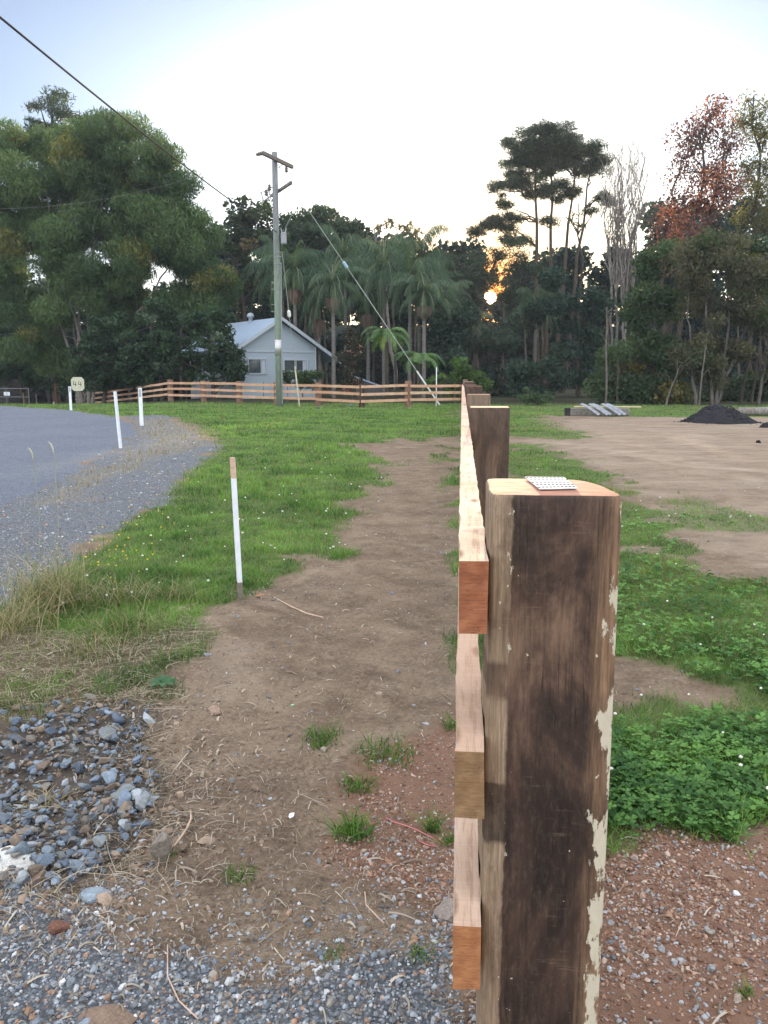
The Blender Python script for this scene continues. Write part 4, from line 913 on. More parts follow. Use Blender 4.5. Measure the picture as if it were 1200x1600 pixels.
def clumps(blobs, dist, cs, dens=1.5):
    C, R, own = [], [], []
    for bi, b_ in enumerate(blobs):
        px, py, rx, ry = b_[:4]; dd = dist+(b_[4] if len(b_) > 4 else 0); k = PXM(dd); c = At(px, py, dd); rX, rZ = rx*k, ry*k; rY = min(rX, 4.5)
        n = int(max(3, dens*(rX*rZ)/(cs*cs)+2)); d = rng.normal(size=(n, 3)); d /= np.linalg.norm(d, axis=1)[:, None]
        rad = rng.random(n)**.42; p = c+d*rad[:, None]*np.array([rX, rY, rZ])*(1-.3*min(1, cs/max(rX, rZ)))
        C.append(p); s = cs*rng.uniform(.6, 1.25, n); R.append(np.stack([s, s, s*.75], -1)); own += [bi]*n
    return np.vstack(C), np.vstack(R), np.array(own)
def limb(m, a, b_, r0, r1, n=6, wob=.06, sides=6):
    a = np.array(a, float); b_ = np.array(b_, float); L = np.linalg.norm(b_-a); P = []
    for i in range(n+1):
        t = i/n; w = rng.normal(0, wob*L*.35, 3)*(0 if i in (0, n) else 1); P.append(a+(b_-a)*t+w+np.array([0, 0, .06*L*math.sin(math.pi*t)]))
    m.tube(P, [r0+(r1-r0)*i/n for i in range(n+1)], sides, cap=False); return P
def tree(name, label, cat, px, dist, blobs, L=.22, asp=.5, cover=3., cs=.9, dens=1.5, c1=(.02, .045, .015), c2=(.06, .11, .03), bark=None, tr=.2, top=None, mid=None, limbs=14,
         group=None, flat=.0, droop=0., alt=None, altp=0., trunks=None, shell=.5, csz=None, twig=.5, base=None, mat=None, bnode=.30, lseg=6):
    b0 = Base(px, dist) if base is None else base; T = thing(name, label, cat, b0, group)
    C, R, own = clumps(blobs, dist, cs, dens)
    if 'pine' in name: R = R*np.array([1.25, 1.25, .95])
    area = sum(math.pi*(b_[2]*b_[3])*PXM(dist+(b_[4] if len(b_) > 4 else 0))**2 for b_ in blobs); n = int(cover*area/(L*L*asp*.5))
    v, f, c = leaves(C, R, n, L, asp, c1, c2, None, flat, droop, alt, altp, shell)
    link('crown', np_mesh('crown', shift(v, b0), f, mat or M_leaf, c), T)
    m = MB(); tops = trunks or [top or (blobs[0][0], blobs[0][1])]; stems = []
    for tp_ in tops:
        e = At(tp_[0], tp_[1], dist); s0 = b0+np.array([rng.normal(0, .05*len(tops)), 0, -.2]) if len(tp_) < 3 else Base(tp_[2], dist)-np.array([0, 0, .2])
        pth = limb(m, s0, e, tr, tr*.22, 9, .035 if 'pine' not in name else .012, 8); stems.append(np.array(pth))
    allp = np.vstack(stems)
    # limbs from the stem to the clumps
    order = rng.permutation(len(C))[:limbs]
    for i in order:
        tgt = C[i]; cand = allp[(allp[:, 2] < tgt[2]-.1)]; cand = cand if len(cand) else allp
        dd_ = np.linalg.norm((cand-tgt)*np.array([1, 1, .8]), axis=1)+rng.random(len(cand))*.8; s0 = cand[np.argmin(dd_)]
        P = limb(m, s0, tgt, tr*.34*twig/.5, .012, lseg, .10, 5)
        near_ = np.argsort(np.linalg.norm(C-tgt, axis=1))[1:4]
        for j in near_:
            if np.linalg.norm(C[j]-tgt) < 4*cs: limb(m, P[-2], C[j], .03*twig/.5+.005, .008, 3, .1, 4)
    v = np.array(m.v)-b0; mm = bpy.data.meshes.new('trunk'); mm.from_pydata([tuple(q) for q in v], [], m.f); mm.update(); mm.materials.append(bark or M_bark)
    mm.polygons.foreach_set('use_smooth', [True]*len(m.f)); link('trunk', mm, T); return T

M_autumn = leaf_mat('autumn_leaf', .22, .6, (1, .9, .8))
M_bark_mid = bark_mat('mid_bark', (.05, .045, .04), (.19, .17, .15))
DG1, DG2 = (.016, .036, .022), (.055, .090, .048)
# low dark rise added behind the trees to block bright gaps between them
hx = np.linspace(-130, 150, 90); hv = []; 
for j, (dd_, q_) in enumerate(((98, -2.), (102, 4.), (108, 7.5), (118, 7.5), (150, 6.), (200, -2.))):
    for x_ in hx: p_ = FH*dd_+RT*x_; hv.append((p_[0], p_[1], q_+(1.6*float(fbm(x_*.08, dd_*.05, 5, 4)) if 0 < j < 5 else 0)))
hf = [(j*90+i, j*90+i+1, (j+1)*90+i+1, (j+1)*90+i) for j in range(5) for i in range(89)]
tag(link('backing_rise', np_mesh('backing_rise', np.array(hv), np.array(hf), simple('dark_backing', (.008, .016, .013), .95, .6, .4), smooth=True)), kind='structure')
# far woodland that closes the view behind everything
bl = []
for px in range(-160, 1400, 46):
    topy = 470+18*math.sin(px*.031)
    if 330 < px < 480: topy = 375
    if 480 <= px < 715: topy = 395
    if px > 1010: topy = 350
    if 800 < px < 1000: topy = 425
    for py in range(int(topy), 640, 34): bl.append((px+rng.uniform(-15, 15), py+rng.uniform(-8, 8), 42, 32, rng.uniform(-4, 6)))
C, R, own = clumps(bl, 92, 1.5, 2.2)
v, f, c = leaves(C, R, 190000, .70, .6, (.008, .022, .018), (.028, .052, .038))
m = MB()
for px in range(-100, 1300, 34):
    b0 = Base(px+rng.uniform(-8, 8), 86+rng.uniform(-5, 5)); m.tube([b0, b0+np.array([rng.normal(0, .4), 0, rng.uniform(6, 10)])], [.16, .08], 5, cap=False)
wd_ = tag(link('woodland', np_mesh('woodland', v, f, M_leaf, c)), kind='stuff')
mt = bpy.data.meshes.new('woodland_stems'); mt.from_pydata(m.v, [], m.f); mt.update(); mt.materials.append(M_bark); tag(link('woodland_stems', mt), kind='stuff')

# LEFT: feathery bamboo-like giant, pine behind, glossy dark trees below
tree('pine_tree', 'dark pine crown showing above the feathery tree at far left', 'pine tree', 85, 72, [(80, 165, 42, 26), (60, 190, 32, 22), (105, 190, 38, 24), (75, 215, 40, 25), (50, 235, 30, 22), (30, 250, 28, 20)], L=.5, asp=.14, cover=2.4, cs=.8, c1=(.012, .03, .02), c2=(.045, .075, .045), tr=.35, limbs=16)
FB = [(150, 205, 72, 45), (215, 225, 50, 35), (70, 235, 62, 45), (110, 290, 95, 60), (215, 290, 80, 55), (275, 300, 40, 38), (20, 225, 32, 28), (10, 290, 40, 50), (160, 370, 100, 65), (280, 370, 60, 60), (318, 345, 24, 36), (60, 400, 60, 55), (5, 380, 45, 55), (230, 440, 85, 55), (325, 430, 34, 38), (345, 455, 16, 22),
      (110, 470, 75, 50), (30, 470, 40, 45), (60, 535, 40, 42), (180, 500, 60, 30), (95, 570, 38, 32), (300, 480, 40, 30), (180, 250, 60, 40), (250, 262, 44, 34), (130, 235, 50, 36), (60, 300, 60, 40), (190, 330, 80, 50), (240, 370, 70, 50), (150, 430, 80, 50), (60, 350, 60, 50), (-20, 330, 40, 60), (290, 400, 50, 50), (0, 440, 50, 50)]
tree('feathery_tree', 'huge feathery green tree with arching stems filling the left of the view', 'tree', 130, 60, FB, L=.40, asp=.17, cover=5.8, cs=1.3, dens=2.2, c1=(.026, .066, .030), c2=(.125, .19, .072), tr=.12, limbs=56, droop=1.3, alt=(.17, .17, .045), altp=.05, shell=.42,
     trunks=[(60, 240), (120, 200), (180, 220), (230, 260), (270, 300), (30, 300), (150, 300), (300, 350), (90, 320), (200, 330)], bark=M_bark_pale, twig=.28)
for i, (px, dd, bl, lb) in enumerate([
    (335, 53, [(330, 535, 48, 34), (365, 565, 30, 32), (300, 575, 45, 28), (340, 500, 28, 20), (352, 585, 40, 18), (310, 500, 30, 22)], 'glossy dark evergreen nearest the house at left'),
    (250, 54, [(245, 525, 50, 40), (215, 560, 45, 35), (280, 565, 40, 32), (250, 490, 34, 22), (240, 590, 50, 16)], 'glossy dark evergreen in the middle of the row left of the house'),
    (160, 56, [(165, 540, 42, 40), (135, 570, 40, 32), (190, 575, 36, 30), (170, 500, 30, 20), (150, 592, 45, 18)], 'glossy dark evergreen just behind the number sign'),
    (40, 66, [(20, 560, 40, 40), (60, 590, 34, 28), (-10, 520, 40, 40), (-20, 590, 40, 30), (95, 597, 26, 20)], 'shadowy evergreen at the left edge in front of the neighbour house')]):
    tree('evergreen_tree', lb, 'tree', px, dd, bl, L=.24, asp=.5, cover=5.0, cs=.55, dens=2.2, c1=(.010, .030, .018), c2=(.050, .095, .045), tr=.16, limbs=16, group='dark evergreens left of the house', alt=(.10, .14, .10), altp=.03)
for px, py, lb in [(60, 300, 'sparse dark tree seen through the feathery tree')]:
    tree('sparse_tree', lb, 'tree', 40, 75, [(30, 330, 45, 40), (60, 380, 50, 40), (20, 430, 50, 40), (60, 480, 60, 40)], L=.4, asp=.5, cover=1.6, cs=1.0, c1=DG1, c2=DG2, tr=.3, limbs=14)
# MIDDLE
tree('forest_tree', 'lacy topped dark tree behind the power pole', 'tree', 385, 74, [(375, 335, 36, 26), (410, 330, 34, 24), (365, 375, 34, 34), (400, 385, 42, 40), (370, 430, 40, 40), (420, 440, 40, 40), (360, 480, 36, 30)], L=.42, asp=.5, cover=2.4, cs=.9, c1=DG1, c2=(.05, .07, .03), tr=.3, limbs=20, alt=(.16, .12, .07), altp=.06)
tree('forest_tree', 'dense dark round topped tree right of the power pole', 'tree', 500, 76, [(490, 340, 48, 34), (455, 360, 30, 36), (535, 355, 34, 30), (500, 385, 70, 34), (560, 385, 34, 26), (470, 410, 50, 34), (590, 400, 30, 20)], L=.4, asp=.55, cover=4.2, cs=.9, c1=(.020, .038, .022), c2=(.065, .095, .050), tr=.35, limbs=16)
tree('gum_tree', 'thin topped gum with pale backlit tufts above the palms', 'tree', 620, 84, [(585, 358, 14, 9), (608, 352, 12, 9), (630, 355, 16, 10), (648, 365, 14, 9), (600, 378, 20, 10), (632, 382, 22, 11), (570, 372, 14, 9), (655, 385, 14, 9)], L=.38, asp=.5, cover=1.6, cs=.5, c1=(.07, .07, .035), c2=(.20, .17, .09), tr=.22, limbs=18, bark=M_bark_pale)
tree('forest_tree', 'dark tree spreading low behind the palms on their right', 'tree', 690, 78, [(690, 405, 34, 18), (650, 410, 36, 20), (725, 425, 34, 24), (610, 420, 40, 26), (680, 440, 50, 30)], L=.38, asp=.55, cover=2.8, cs=.8, c1=(.015, .028, .016), c2=(.05, .07, .035), tr=.25, limbs=12)
# pines right of centre
PN = dict(L=.50, asp=.10, cs=.62, c1=(.014, .030, .018), c2=(.045, .070, .040), bark=M_bark)
tree('pine_tree', 'umbrella crowned pine with dense dark top, left one of the pair', 'pine tree', 842, 70, [(855, 222, 64, 20), (880, 238, 50, 22), (840, 222, 46, 22), (812, 245, 36, 20), (868, 240, 36, 20), (800, 280, 30, 16), (850, 262, 40, 18), (782, 297, 22, 10), (830, 292, 34, 14), (762, 352, 20, 7), (775, 345, 16, 7), (800, 340, 20, 7), (740, 362, 12, 6), (850, 300, 24, 9), (800, 375, 26, 6), (850, 345, 18, 5), (780, 320, 14, 5), (868, 310, 14, 6), (790, 358, 20, 5)],
     cover=7.0, dens=3.0, tr=.24, limbs=34, flat=.5, trunks=[(838, 235), (866, 240, 852)], group='umbrella pines', **PN)
tree('pine_tree', 'pine with flat right hand branches, right one of the pair', 'pine tree', 890, 70, [(905, 228, 34, 18), (930, 245, 20, 14), (915, 262, 34, 12), (940, 250, 12, 8), (885, 250, 26, 14), (900, 300, 36, 7), (935, 306, 18, 6), (920, 330, 12, 5), (880, 290, 18, 8), (950, 318, 10, 5)],
     cover=7.0, dens=3.0, tr=.22, limbs=30, flat=.6, trunks=[(900, 240, 865), (925, 255, 880)], group='umbrella pines', **PN)
tree('pine_tree', 'low spreading pine boughs just above the setting sun', 'pine tree', 735, 66, [(760, 440, 40, 16), (790, 455, 34, 14), (735, 450, 30, 14), (745, 400, 44, 13), (700, 408, 26, 10), (790, 398, 36, 14), (820, 412, 24, 13), (765, 420, 46, 11), (725, 432, 34, 9), (810, 382, 22, 8), (790, 440, 20, 9), (845, 425, 26, 14), (715, 455, 24, 12), (740, 478, 24, 12), (800, 470, 20, 12)],
     cover=2.5, dens=1.8, tr=.2, limbs=22, flat=.5, **PN)
tree('slender_tree', 'tall bare slender trunk rising beside the umbrella pines', 'tree', 902, 64, [(902, 330, 10, 8), (897, 345, 14, 8), (910, 355, 10, 6)], L=.3, asp=.4, cover=.6, cs=.4, c1=DG1, c2=DG2, tr=.16, top=(904, 318), limbs=8, bark=M_bark)
US = dict(L=.30, asp=.5, cs=.9, cover=4.5)
for k, (px, dd, bl, lb) in enumerate([
    (700, 58, [(700, 520, 40, 34), (670, 500, 34, 26), (730, 500, 34, 30), (700, 560, 40, 30)], 'dim rainforest tree behind the tree ferns'),
    (775, 60, [(790, 530, 45, 34), (750, 540, 34, 30), (810, 500, 34, 26), (770, 590, 50, 30), (835, 480, 26, 26), (725, 480, 24, 18)], 'dim rainforest tree directly under the sun'),
    (835, 50, [(840, 575, 34, 22), (812, 590, 28, 26), (868, 590, 26, 24), (840, 610, 40, 18)], 'low bushy sapling in front of the dark understorey'),
    (905, 58, [(900, 520, 40, 34), (870, 480, 34, 30), (920, 470, 30, 30), (890, 570, 46, 34), (870, 440, 26, 18), (930, 600, 36, 30)], 'dim rainforest tree between the pines and the bare tree')]):
    tree('understorey_tree', lb, 'tree', px, dd, bl, c1=(.012, .032, .025), c2=(.042, .080, .056), tr=.12, limbs=12, group='understorey trees below the sun', **US)
# bare pale tree
bt = thing('bare_tree', 'leafless pale tree with fine upright branches right of the pines', 'tree', Base(970, 60)); m = MB(); b0 = Base(970, 60)
for i in range(5):
    x0 = 957+i*7; s0 = Base(x0, 60+rng.uniform(-1, 1)); mid_ = At(x0+rng.uniform(-4, 4), rng.uniform(400, 500), 60); limb(m, s0, mid_, .10, .075, 6, .02, 6)
    for j in range(9):
        ex_ = rng.uniform(-1, 1); e = At(980+ex_*42, 212+85*ex_*ex_+rng.uniform(0, 60), 60+rng.uniform(-1.5, 1.5)); P = limb(m, mid_, e, .05, .010, 8, .05, 5)
        for q in P[2:]:
            for _ in range(2): limb(m, q, q+np.array([rng.normal(0, .45), rng.normal(0, .3), rng.uniform(.6, 1.5)]), .018, .006, 3, .06, 4)
mm = bpy.data.meshes.new('branches'); mm.from_pydata([tuple(np.array(q)-b0) for q in m.v], [], m.f); mm.update(); mm.materials.append(M_bark_pale); link('branches', mm, bt)
# RIGHT
tree('autumn_tree', 'tall leaning tree with thin red and orange autumn leaves', 'tree', 1035, 52, [(1110, 175, 34, 30), (1135, 215, 22, 34), (1090, 215, 30, 28), (1075, 260, 34, 32), (1115, 270, 34, 32), (1060, 310, 34, 34), (1105, 320, 40, 30), (1040, 350, 30, 30), (1080, 370, 40, 30), (1030, 400, 34, 30), (1140, 300, 18, 30)],
     L=.17, asp=.6, cover=1.7, cs=1.3, dens=1.6, c1=(.055, .035, .030), c2=(.19, .088, .072), alt=(.38, .15, .07), altp=.14, tr=.20, limbs=60, mat=M_autumn, trunks=[(1105, 190), (1130, 260), (1050, 300)], twig=.5)
tree('conifer_tree', 'thin yellow-green tree at the right edge, taller than the brown one', 'tree', 1178, 56, [(1180, 165, 26, 26), (1195, 205, 26, 26), (1165, 200, 22, 22), (1180, 250, 34, 24), (1205, 270, 26, 28), (1160, 290, 28, 16), (1185, 310, 34, 18), (1200, 345, 34, 18), (1160, 340, 26, 14)],
     L=.22, asp=.35, cover=1.8, cs=1.1, dens=1.6, c1=(.06, .075, .030), c2=(.20, .18, .07), tr=.17, limbs=36, top=(1178, 150))
tree('broadleaf_tree', 'green leafy tree between the bare tree and the brown one', 'tree', 1030, 46, [(1010, 420, 28, 34), (1040, 400, 34, 28), (1000, 480, 34, 44), (1040, 470, 40, 40), (1010, 550, 42, 40), (1050, 560, 34, 40), (985, 600, 34, 26), (1030, 610, 44, 22), (960, 560, 26, 30), (945, 600, 20, 26)],
     L=.20, asp=.55, cover=5.0, cs=.9, dens=1.8, c1=(.022, .048, .024), c2=(.080, .125, .055), alt=(.16, .13, .04), altp=.05, tr=.14, limbs=26)
tree('broadleaf_tree', 'brownish weeping tree with tangled grey branches behind the soil heap', 'tree', 1120, 44, [(1120, 400, 50, 36), (1170, 430, 44, 40), (1085, 440, 34, 34), (1130, 480, 56, 40), (1190, 500, 40, 40), (1090, 530, 44, 44), (1150, 560, 50, 40), (1210, 570, 36, 44), (1100, 590, 34, 32), (1075, 380, 30, 26)],
     L=.18, asp=.5, cover=4.2, cs=.9, dens=1.8, c1=(.045, .045, .032), c2=(.125, .12, .070), alt=(.05, .08, .03), altp=.22, tr=.10, limbs=64, droop=1.2, trunks=[(1100, 400), (1150, 420), (1190, 470), (1075, 480, 1090), (1200, 540, 1190)], bark=M_bark_mid, twig=.5)
tree('broadleaf_tree', 'dark green tree low at the right edge behind the log', 'tree', 1185, 50, [(1190, 600, 44, 34), (1150, 610, 34, 26), (1220, 560, 34, 50), (1180, 390, 30, 22), (1215, 420, 30, 40), (1090, 612, 40, 24), (1240, 480, 40, 60)], L=.24, asp=.55, cover=5, cs=.9, c1=DG1, c2=(.065, .10, .045), alt=(.22, .20, .04), altp=.03, tr=.14, limbs=18)
def stem(px, dist, py0, py1, r, mat, label, lean=0, name='bare_sapling'):
    b0 = Base(px, dist); e = At(px+lean, py1, dist); m = MB(); limb(m, b0-np.array([0, 0, .1]), e, r, r*.6, 8, .015, 8)
    for _ in range(5):
        t = rng.uniform(.5, .95); q = b0+(e-b0)*t; limb(m, q, q+np.array([rng.normal(0, .5), 0, rng.uniform(.3, .9)]), r*.3, .01, 3, .08, 4)
    o = m.build(name, mat, None, b0, smooth=True); return tag(o, label, 'tree', 'bare stems at the wood edge')
stem(948, 44, 640, 480, .06, M_bark_mid, 'slim pale mottled trunk below the bare tree'); stem(966, 45, 640, 560, .05, M_bark, 'thin dark stem right of the mottled trunk')
stem(1095, 42, 640, 540, .05, M_bark_mid, 'pale stem just right of the soil heap top', 8); stem(1042, 42, 640, 570, .05, M_bark_mid, 'leaning grey stem left of the soil heap', 22)
stem(1160, 46, 640, 540, .09, M_bark, 'dark leaning stem behind the right hand log', 14); stem(1178, 47, 640, 530, .08, M_bark, 'dark stem nearest the right edge', 10)

# palms
def frond(Lf, elev, az, n=26, ll=.62, droop=1.3, w=.05, c1=(.022, .055, .032), c2=(.085, .14, .080), hang=.75):
    d = np.array([math.cos(az), math.sin(az), 0]); sd_ = np.array([-math.sin(az), math.cos(az), 0]); P = []; p = np.zeros(3); e = elev
    for i in range(n+1): P.append(p.copy()); st = Lf/n; p = p+st*(d*math.cos(e)+ZU*math.sin(e)); e -= droop/n*(1+i/n)
    P = np.array(P); V, Fc, Cc = [], [], []; tcol = rng.random(); o = 0
    def q(a, b_, c, d_, col):
        nonlocal o
        V.extend([a, b_, c, d_]); Fc.append((o, o+1, o+2, o+3)); Cc.extend([col]*4); o += 4
    for i in range(n):
        a, b_ = P[i], P[i+1]; ww = .035*(1-i/n)+.008; q(a-sd_*ww, a+sd_*ww, b_+sd_*ww, b_-sd_*ww, (.14, .16, .08))
        if i < 2: continue
        tl = (b_-a)/np.linalg.norm(b_-a); env = math.sin(math.pi*min(1, (i/n)*.85+.15))**.6
        for s in (-1, 1):
            l = ll*env*rng.uniform(.85, 1.1); dr = s*sd_*.62+tl*.5-ZU*hang*rng.uniform(.7, 1.3); dr /= np.linalg.norm(dr); mid = a+dr*l*.55; tip = mid+(dr-ZU*.45)*l*.45
            wv = tl*w*.5; col = np.array(c1)*(1-tcol)+np.array(c2)*tcol; col = col*rng.uniform(.7, 1.3); V.extend([a-wv*.6, a+wv*.6, mid+wv, mid-wv]); Fc.append((o, o+1, o+2, o+3)); Cc.extend([col]*4); o += 4
            V.extend([mid-wv, mid+wv, tip+wv*.2, tip-wv*.2]); Fc.append((o, o+1, o+2, o+3)); Cc.extend([col]*4); o += 4
    return np.array(V), np.array(Fc), np.array(Cc)
def make_palm(hh, seed_bunch=True, nf=17, Lf=2.9, label='', tr=.13):
    T = thing('palm_tree', label, 'palm tree', (0, 0, 0), 'palms behind the cross fence')
    m = MB(); m.tube([(0, 0, -.2), (.03, 0, hh*.5), (0, 0, hh-1.0)], [tr*1.15, tr, tr*.85], 10, cap=False); m.build('trunk', M_bark_palm, T, smooth=True)
    m = MB(); m.lathe((0, 0, hh-1.0), [(tr*.85, 0), (tr*1.3, .1), (tr*1.15, .6), (tr*.6, 1.05)], 10); m.build('crownshaft', simple('crownshaft', (.10, .15, .07), .5), T, smooth=True)
    parts = []
    for i in range(nf):
        az = i*2.4+rng.uniform(-.2, .2); el = rng.choice([1.3, 1.0, .7, .35, -.1])+rng.uniform(-.12, .12)
        v, f, c = frond(Lf*rng.uniform(.85, 1.1), el, az, droop=1.35, hang=.8); v = v+np.array([0, 0, hh]); parts.append((v, f, c))
    v, f, c = merge(parts); link('crown', np_mesh('crown', v, f, M_frond, c), T)
    if seed_bunch:
        n = 340; a = rng.uniform(0, 6.28, n); r0 = np.full(n, tr*.8); z0 = hh-1.05+rng.normal(0, .05, n); rr_ = rng.uniform(.15, .50, n); zl_ = rng.uniform(.25, 1.0, n)*(1.15-rr_); ca, sa = np.cos(a), np.sin(a)
        P0 = np.stack([ca*r0, sa*r0, z0], -1); P1 = np.stack([ca*rr_, sa*rr_, z0-.08], -1); P2 = np.stack([ca*rr_*1.1, sa*rr_*1.1, z0-zl_], -1); wv = np.stack([-sa, ca, 0*a], -1)*.022
        V = np.stack([P0-wv, P0+wv, P1+wv, P1-wv, P2+wv, P2-wv], 1).reshape(-1, 3); b_ = (np.arange(n)*6)[:, None]; Fc = np.concatenate([b_+np.array([0, 1, 2, 3]), b_+np.array([3, 2, 4, 5])], 0)
        cc = np.repeat(mixc((.10, .075, .055), (.24, .18, .135), rng.random(n)), 6, 0); link('seed_bunch', np_mesh('seed_bunch', V, Fc, M_straw, cc), T)
    return T
protoA = make_palm(7.4, True, 26, 3.1, label='palm with hanging brown seed bunch directly right of the power pole'); protoB = make_palm(6.2, False, 28, 3.4, label='full crowned palm without seed bunch, behind the slanting stay wire'); protoC = make_palm(5.2, True, 15, 2.6, label='shorter palm with low brown seed bunch right of the tree ferns')
spots = [(463, 57, 425, 'A', None), (521, 56, 440, 'A', 'palm with bright bare trunk and round brown seed bunch above the red shrub'), (499, 58, 470, 'C', 'shorter palm whose brown skirt hangs between the two tallest trunks'), (600, 60, 420, 'B', None), (540, 64, 408, 'B', 'distant palm crown high behind the strain insulator'),
         (640, 58, 432, 'B', 'full palm left of the double brown skirts'), (662, 56, 455, 'A', 'palm with long pale brown skirt above the lower tree fern'), (655, 62, 405, 'B', 'palm crown highest behind the stay wire foot'), (690, 60, 470, 'B', 'palm at the right end of the palm grove'), (728, 62, 505, 'C', None),
         (575, 62, 460, 'C', 'palm crown low behind the stay wire middle'), (835, 66, 475, 'B', 'broad palm in shade right of the sun'), (443, 60, 420, 'B', 'palm crown partly hidden by the power pole')]
used = {}
def copy_tree(o, parent=None):
    c = o.copy(); COL.objects.link(c)
    if parent is not None: c.parent = parent
    for ch in o.children: copy_tree(ch, c)
    return c
for px, dd, cyp, kind, lb in spots:
    proto, hh = {'A': (protoA, 7.4), 'B': (protoB, 6.2), 'C': (protoC, 5.2)}[kind]
    o = proto if kind not in used else copy_tree(proto); used[kind] = 1; b0 = Base(px, dd); want = At(px, cyp, dd)[2]-b0[2]
    o.location = tuple(b0); s = want/hh; o.scale = (1.0, 1.0, s); o.rotation_euler = (0, 0, rng.uniform(0, 6.28))
    if lb: o['label'] = lb
# tree ferns
def make_fern(hh, nf, Lf, label):
    T = thing('tree_fern', label, 'tree fern', (0, 0, 0), 'tree ferns by the cross fence'); m = MB(); m.tube([(0, 0, -.1), (.05, 0, hh*.5), (0, 0, hh)], [.13, .10, .09], 8, cap=False); m.build('trunk', M_bark, T, smooth=True); parts = []
    for i in range(nf):
        v, f, c = frond(Lf*rng.uniform(.8, 1.1), rng.uniform(.25, .75), i*2.4, 24, .42, 1.3, .055, (.045, .11, .030), (.12, .24, .07), hang=.12); parts.append((v+np.array([0, 0, hh]), f, c))
    v, f, c = merge(parts); link('crown', np_mesh('crown', v, f, M_frond, c), T); return T
f1 = make_fern(3.0, 15, 1.9, 'bright green tree fern behind the slanting stay wire, upper one'); f1.location = tuple(Base(604, 52)); f1.scale = (1, 1, 1.32)
f2 = make_fern(2.3, 16, 1.9, 'bright green tree fern with low spreading fronds, lower one'); f2.location = tuple(Base(655, 50)); f2.scale = (1, 1, 1.12)
# shrubs
tree('columnar_shrub', 'dark conical shrub flecked with pinkish new leaves by the house', 'shrub', 549, 50, [(549, 590, 23, 24), (549, 560, 22, 24), (549, 535, 17, 20), (548, 518, 9, 10)], L=.16, asp=.5, cover=5, cs=.4, dens=2.4, c1=(.016, .026, .016), c2=(.055, .052, .036), alt=(.30, .17, .14), altp=.09, tr=.06, limbs=6)
tree('rounded_shrub', 'rounded green shrub under the right house window', 'shrub', 475, 50, [(465, 588, 24, 16), (485, 592, 20, 15), (448, 592, 12, 12)], L=.16, asp=.5, cover=4.5, cs=.35, dens=2.2, c1=(.018, .042, .018), c2=(.06, .11, .04), tr=.05, limbs=6)
tree('citrus_shrub', 'leafy bright green citrus bush where the two fence runs meet', 'shrub', 722, 47, [(715, 572, 26, 16), (735, 585, 26, 18), (700, 590, 24, 18), (750, 602, 18, 20), (720, 605, 36, 16), (672, 600, 20, 14)], L=.22, asp=.45, cover=4.0, cs=.4, dens=2.0, c1=(.022, .055, .014), c2=(.085, .16, .035), tr=.05, limbs=12)
tree('low_shrub', 'small pale green shrub against the dark wood right of the fence', 'shrub', 845, 43, [(845, 622, 26, 12), (825, 618, 14, 14)], L=.16, asp=.4, cover=3, cs=.3, c1=(.03, .06, .03), c2=(.08, .13, .06), tr=.03, limbs=5)
print('leaves', NL[0])

# ------------------------------------------------------------------ yard objects on the right
hb = G(1122, 668); hR = 1.02*65/65; heap = MB(); nR, nA = 22, 72; kk = PXM(math.hypot(hb[0], hb[1]))
hc = Base(1128, math.hypot(hb[0], hb[1])+1.0); R0 = 62*kk; H0 = 37*kk
V = []; Fh_ = []
for i in range(nR+1):
    for j in range(nA):
        a = 2*math.pi*j/nA; t = i/nR; rr_ = t*R0*(1+.12*math.sin(3*a+1)+.06*math.sin(7*a)); xx, yy = rr_*math.cos(a), rr_*math.sin(a)*.85
        zz_ = H0*(1-t)**1.0*(1-.18*math.exp(-(t*5)**2))+.10*float(fbm(xx*3.1, yy*3.1, 91, 4))*(1-t**4)*(t > 0 or 1)-.03*(t > .97)
        V.append((xx-(.10*(1-t)), yy, zz_))
for i in range(nR):
    for j in range(nA): Fh_.append((i*nA+j, i*nA+(j+1) % nA, (i+1)*nA+(j+1) % nA, (i+1)*nA+j))
M_soil = simple('black_soil', (.018, .018, .022), .95, .5, 12, 0, .2, .05)
o = link('soil_heap', np_mesh('soil_heap', np.array(V), np.array(Fh_), M_soil, smooth=True)); o.location = (hc[0], hc[1], hc[2]-.02); tag(o, 'conical heap of black soil on the bare dirt yard', 'soil heap')
n = 500; a = rng.uniform(0, 6.28, n); q = R0*rng.uniform(.25, 1.2, n); x, y = hc[0]+q*np.cos(a), hc[1]+q*np.sin(a)*.85; zc_ = hc[2]+np.maximum(0, H0*(1-q/R0))-.01
v, f, c = stones(x, y, zc_, rng.uniform(.01, .05, n), [(.02, .02, .024), (.035, .033, .035)], 0, 8, .7); tag(link('soil_crumbs', np_mesh('soil_crumbs', v, f, M_stone, c)), kind='stuff')
lp = G(1192, 668); v, f, c = stones(np.array([0.]), np.array([0.]), np.array([0.]), np.array([.17]), [(.02, .02, .024)], 2, 12, .5); o = link('soil_lump', np_mesh('soil_lump', v, f, M_soil, c)); o.location = tuple(lp); tag(o, 'low dark soil lump just right of the black heap', 'soil lump')
lp = G(1185, 692)-np.array([0, 0, .0]); v, f, c = stones(np.array([0.]), np.array([0.]), np.array([0.]), np.array([.06]), [(.02, .02, .022)], 1, 10, .9); o = link('dark_clod', np_mesh('dark_clod', v, f, M_soil, c)); o.location = tuple(lp); tag(o, 'small dark clod alone on the pale dirt in front of the heap', 'clod')
M_grey_t = simple('grey_timber', (.19, .18, .16), .9, .35, 10); M_plank = simple('pale_plank', (.50, .42, .27), .8, .15, 10); M_sheet = simple('bent_iron', (.24, .26, .29), .4, .25, 5, .4); M_blk = simple('black_end', (.03, .03, .03), .9)
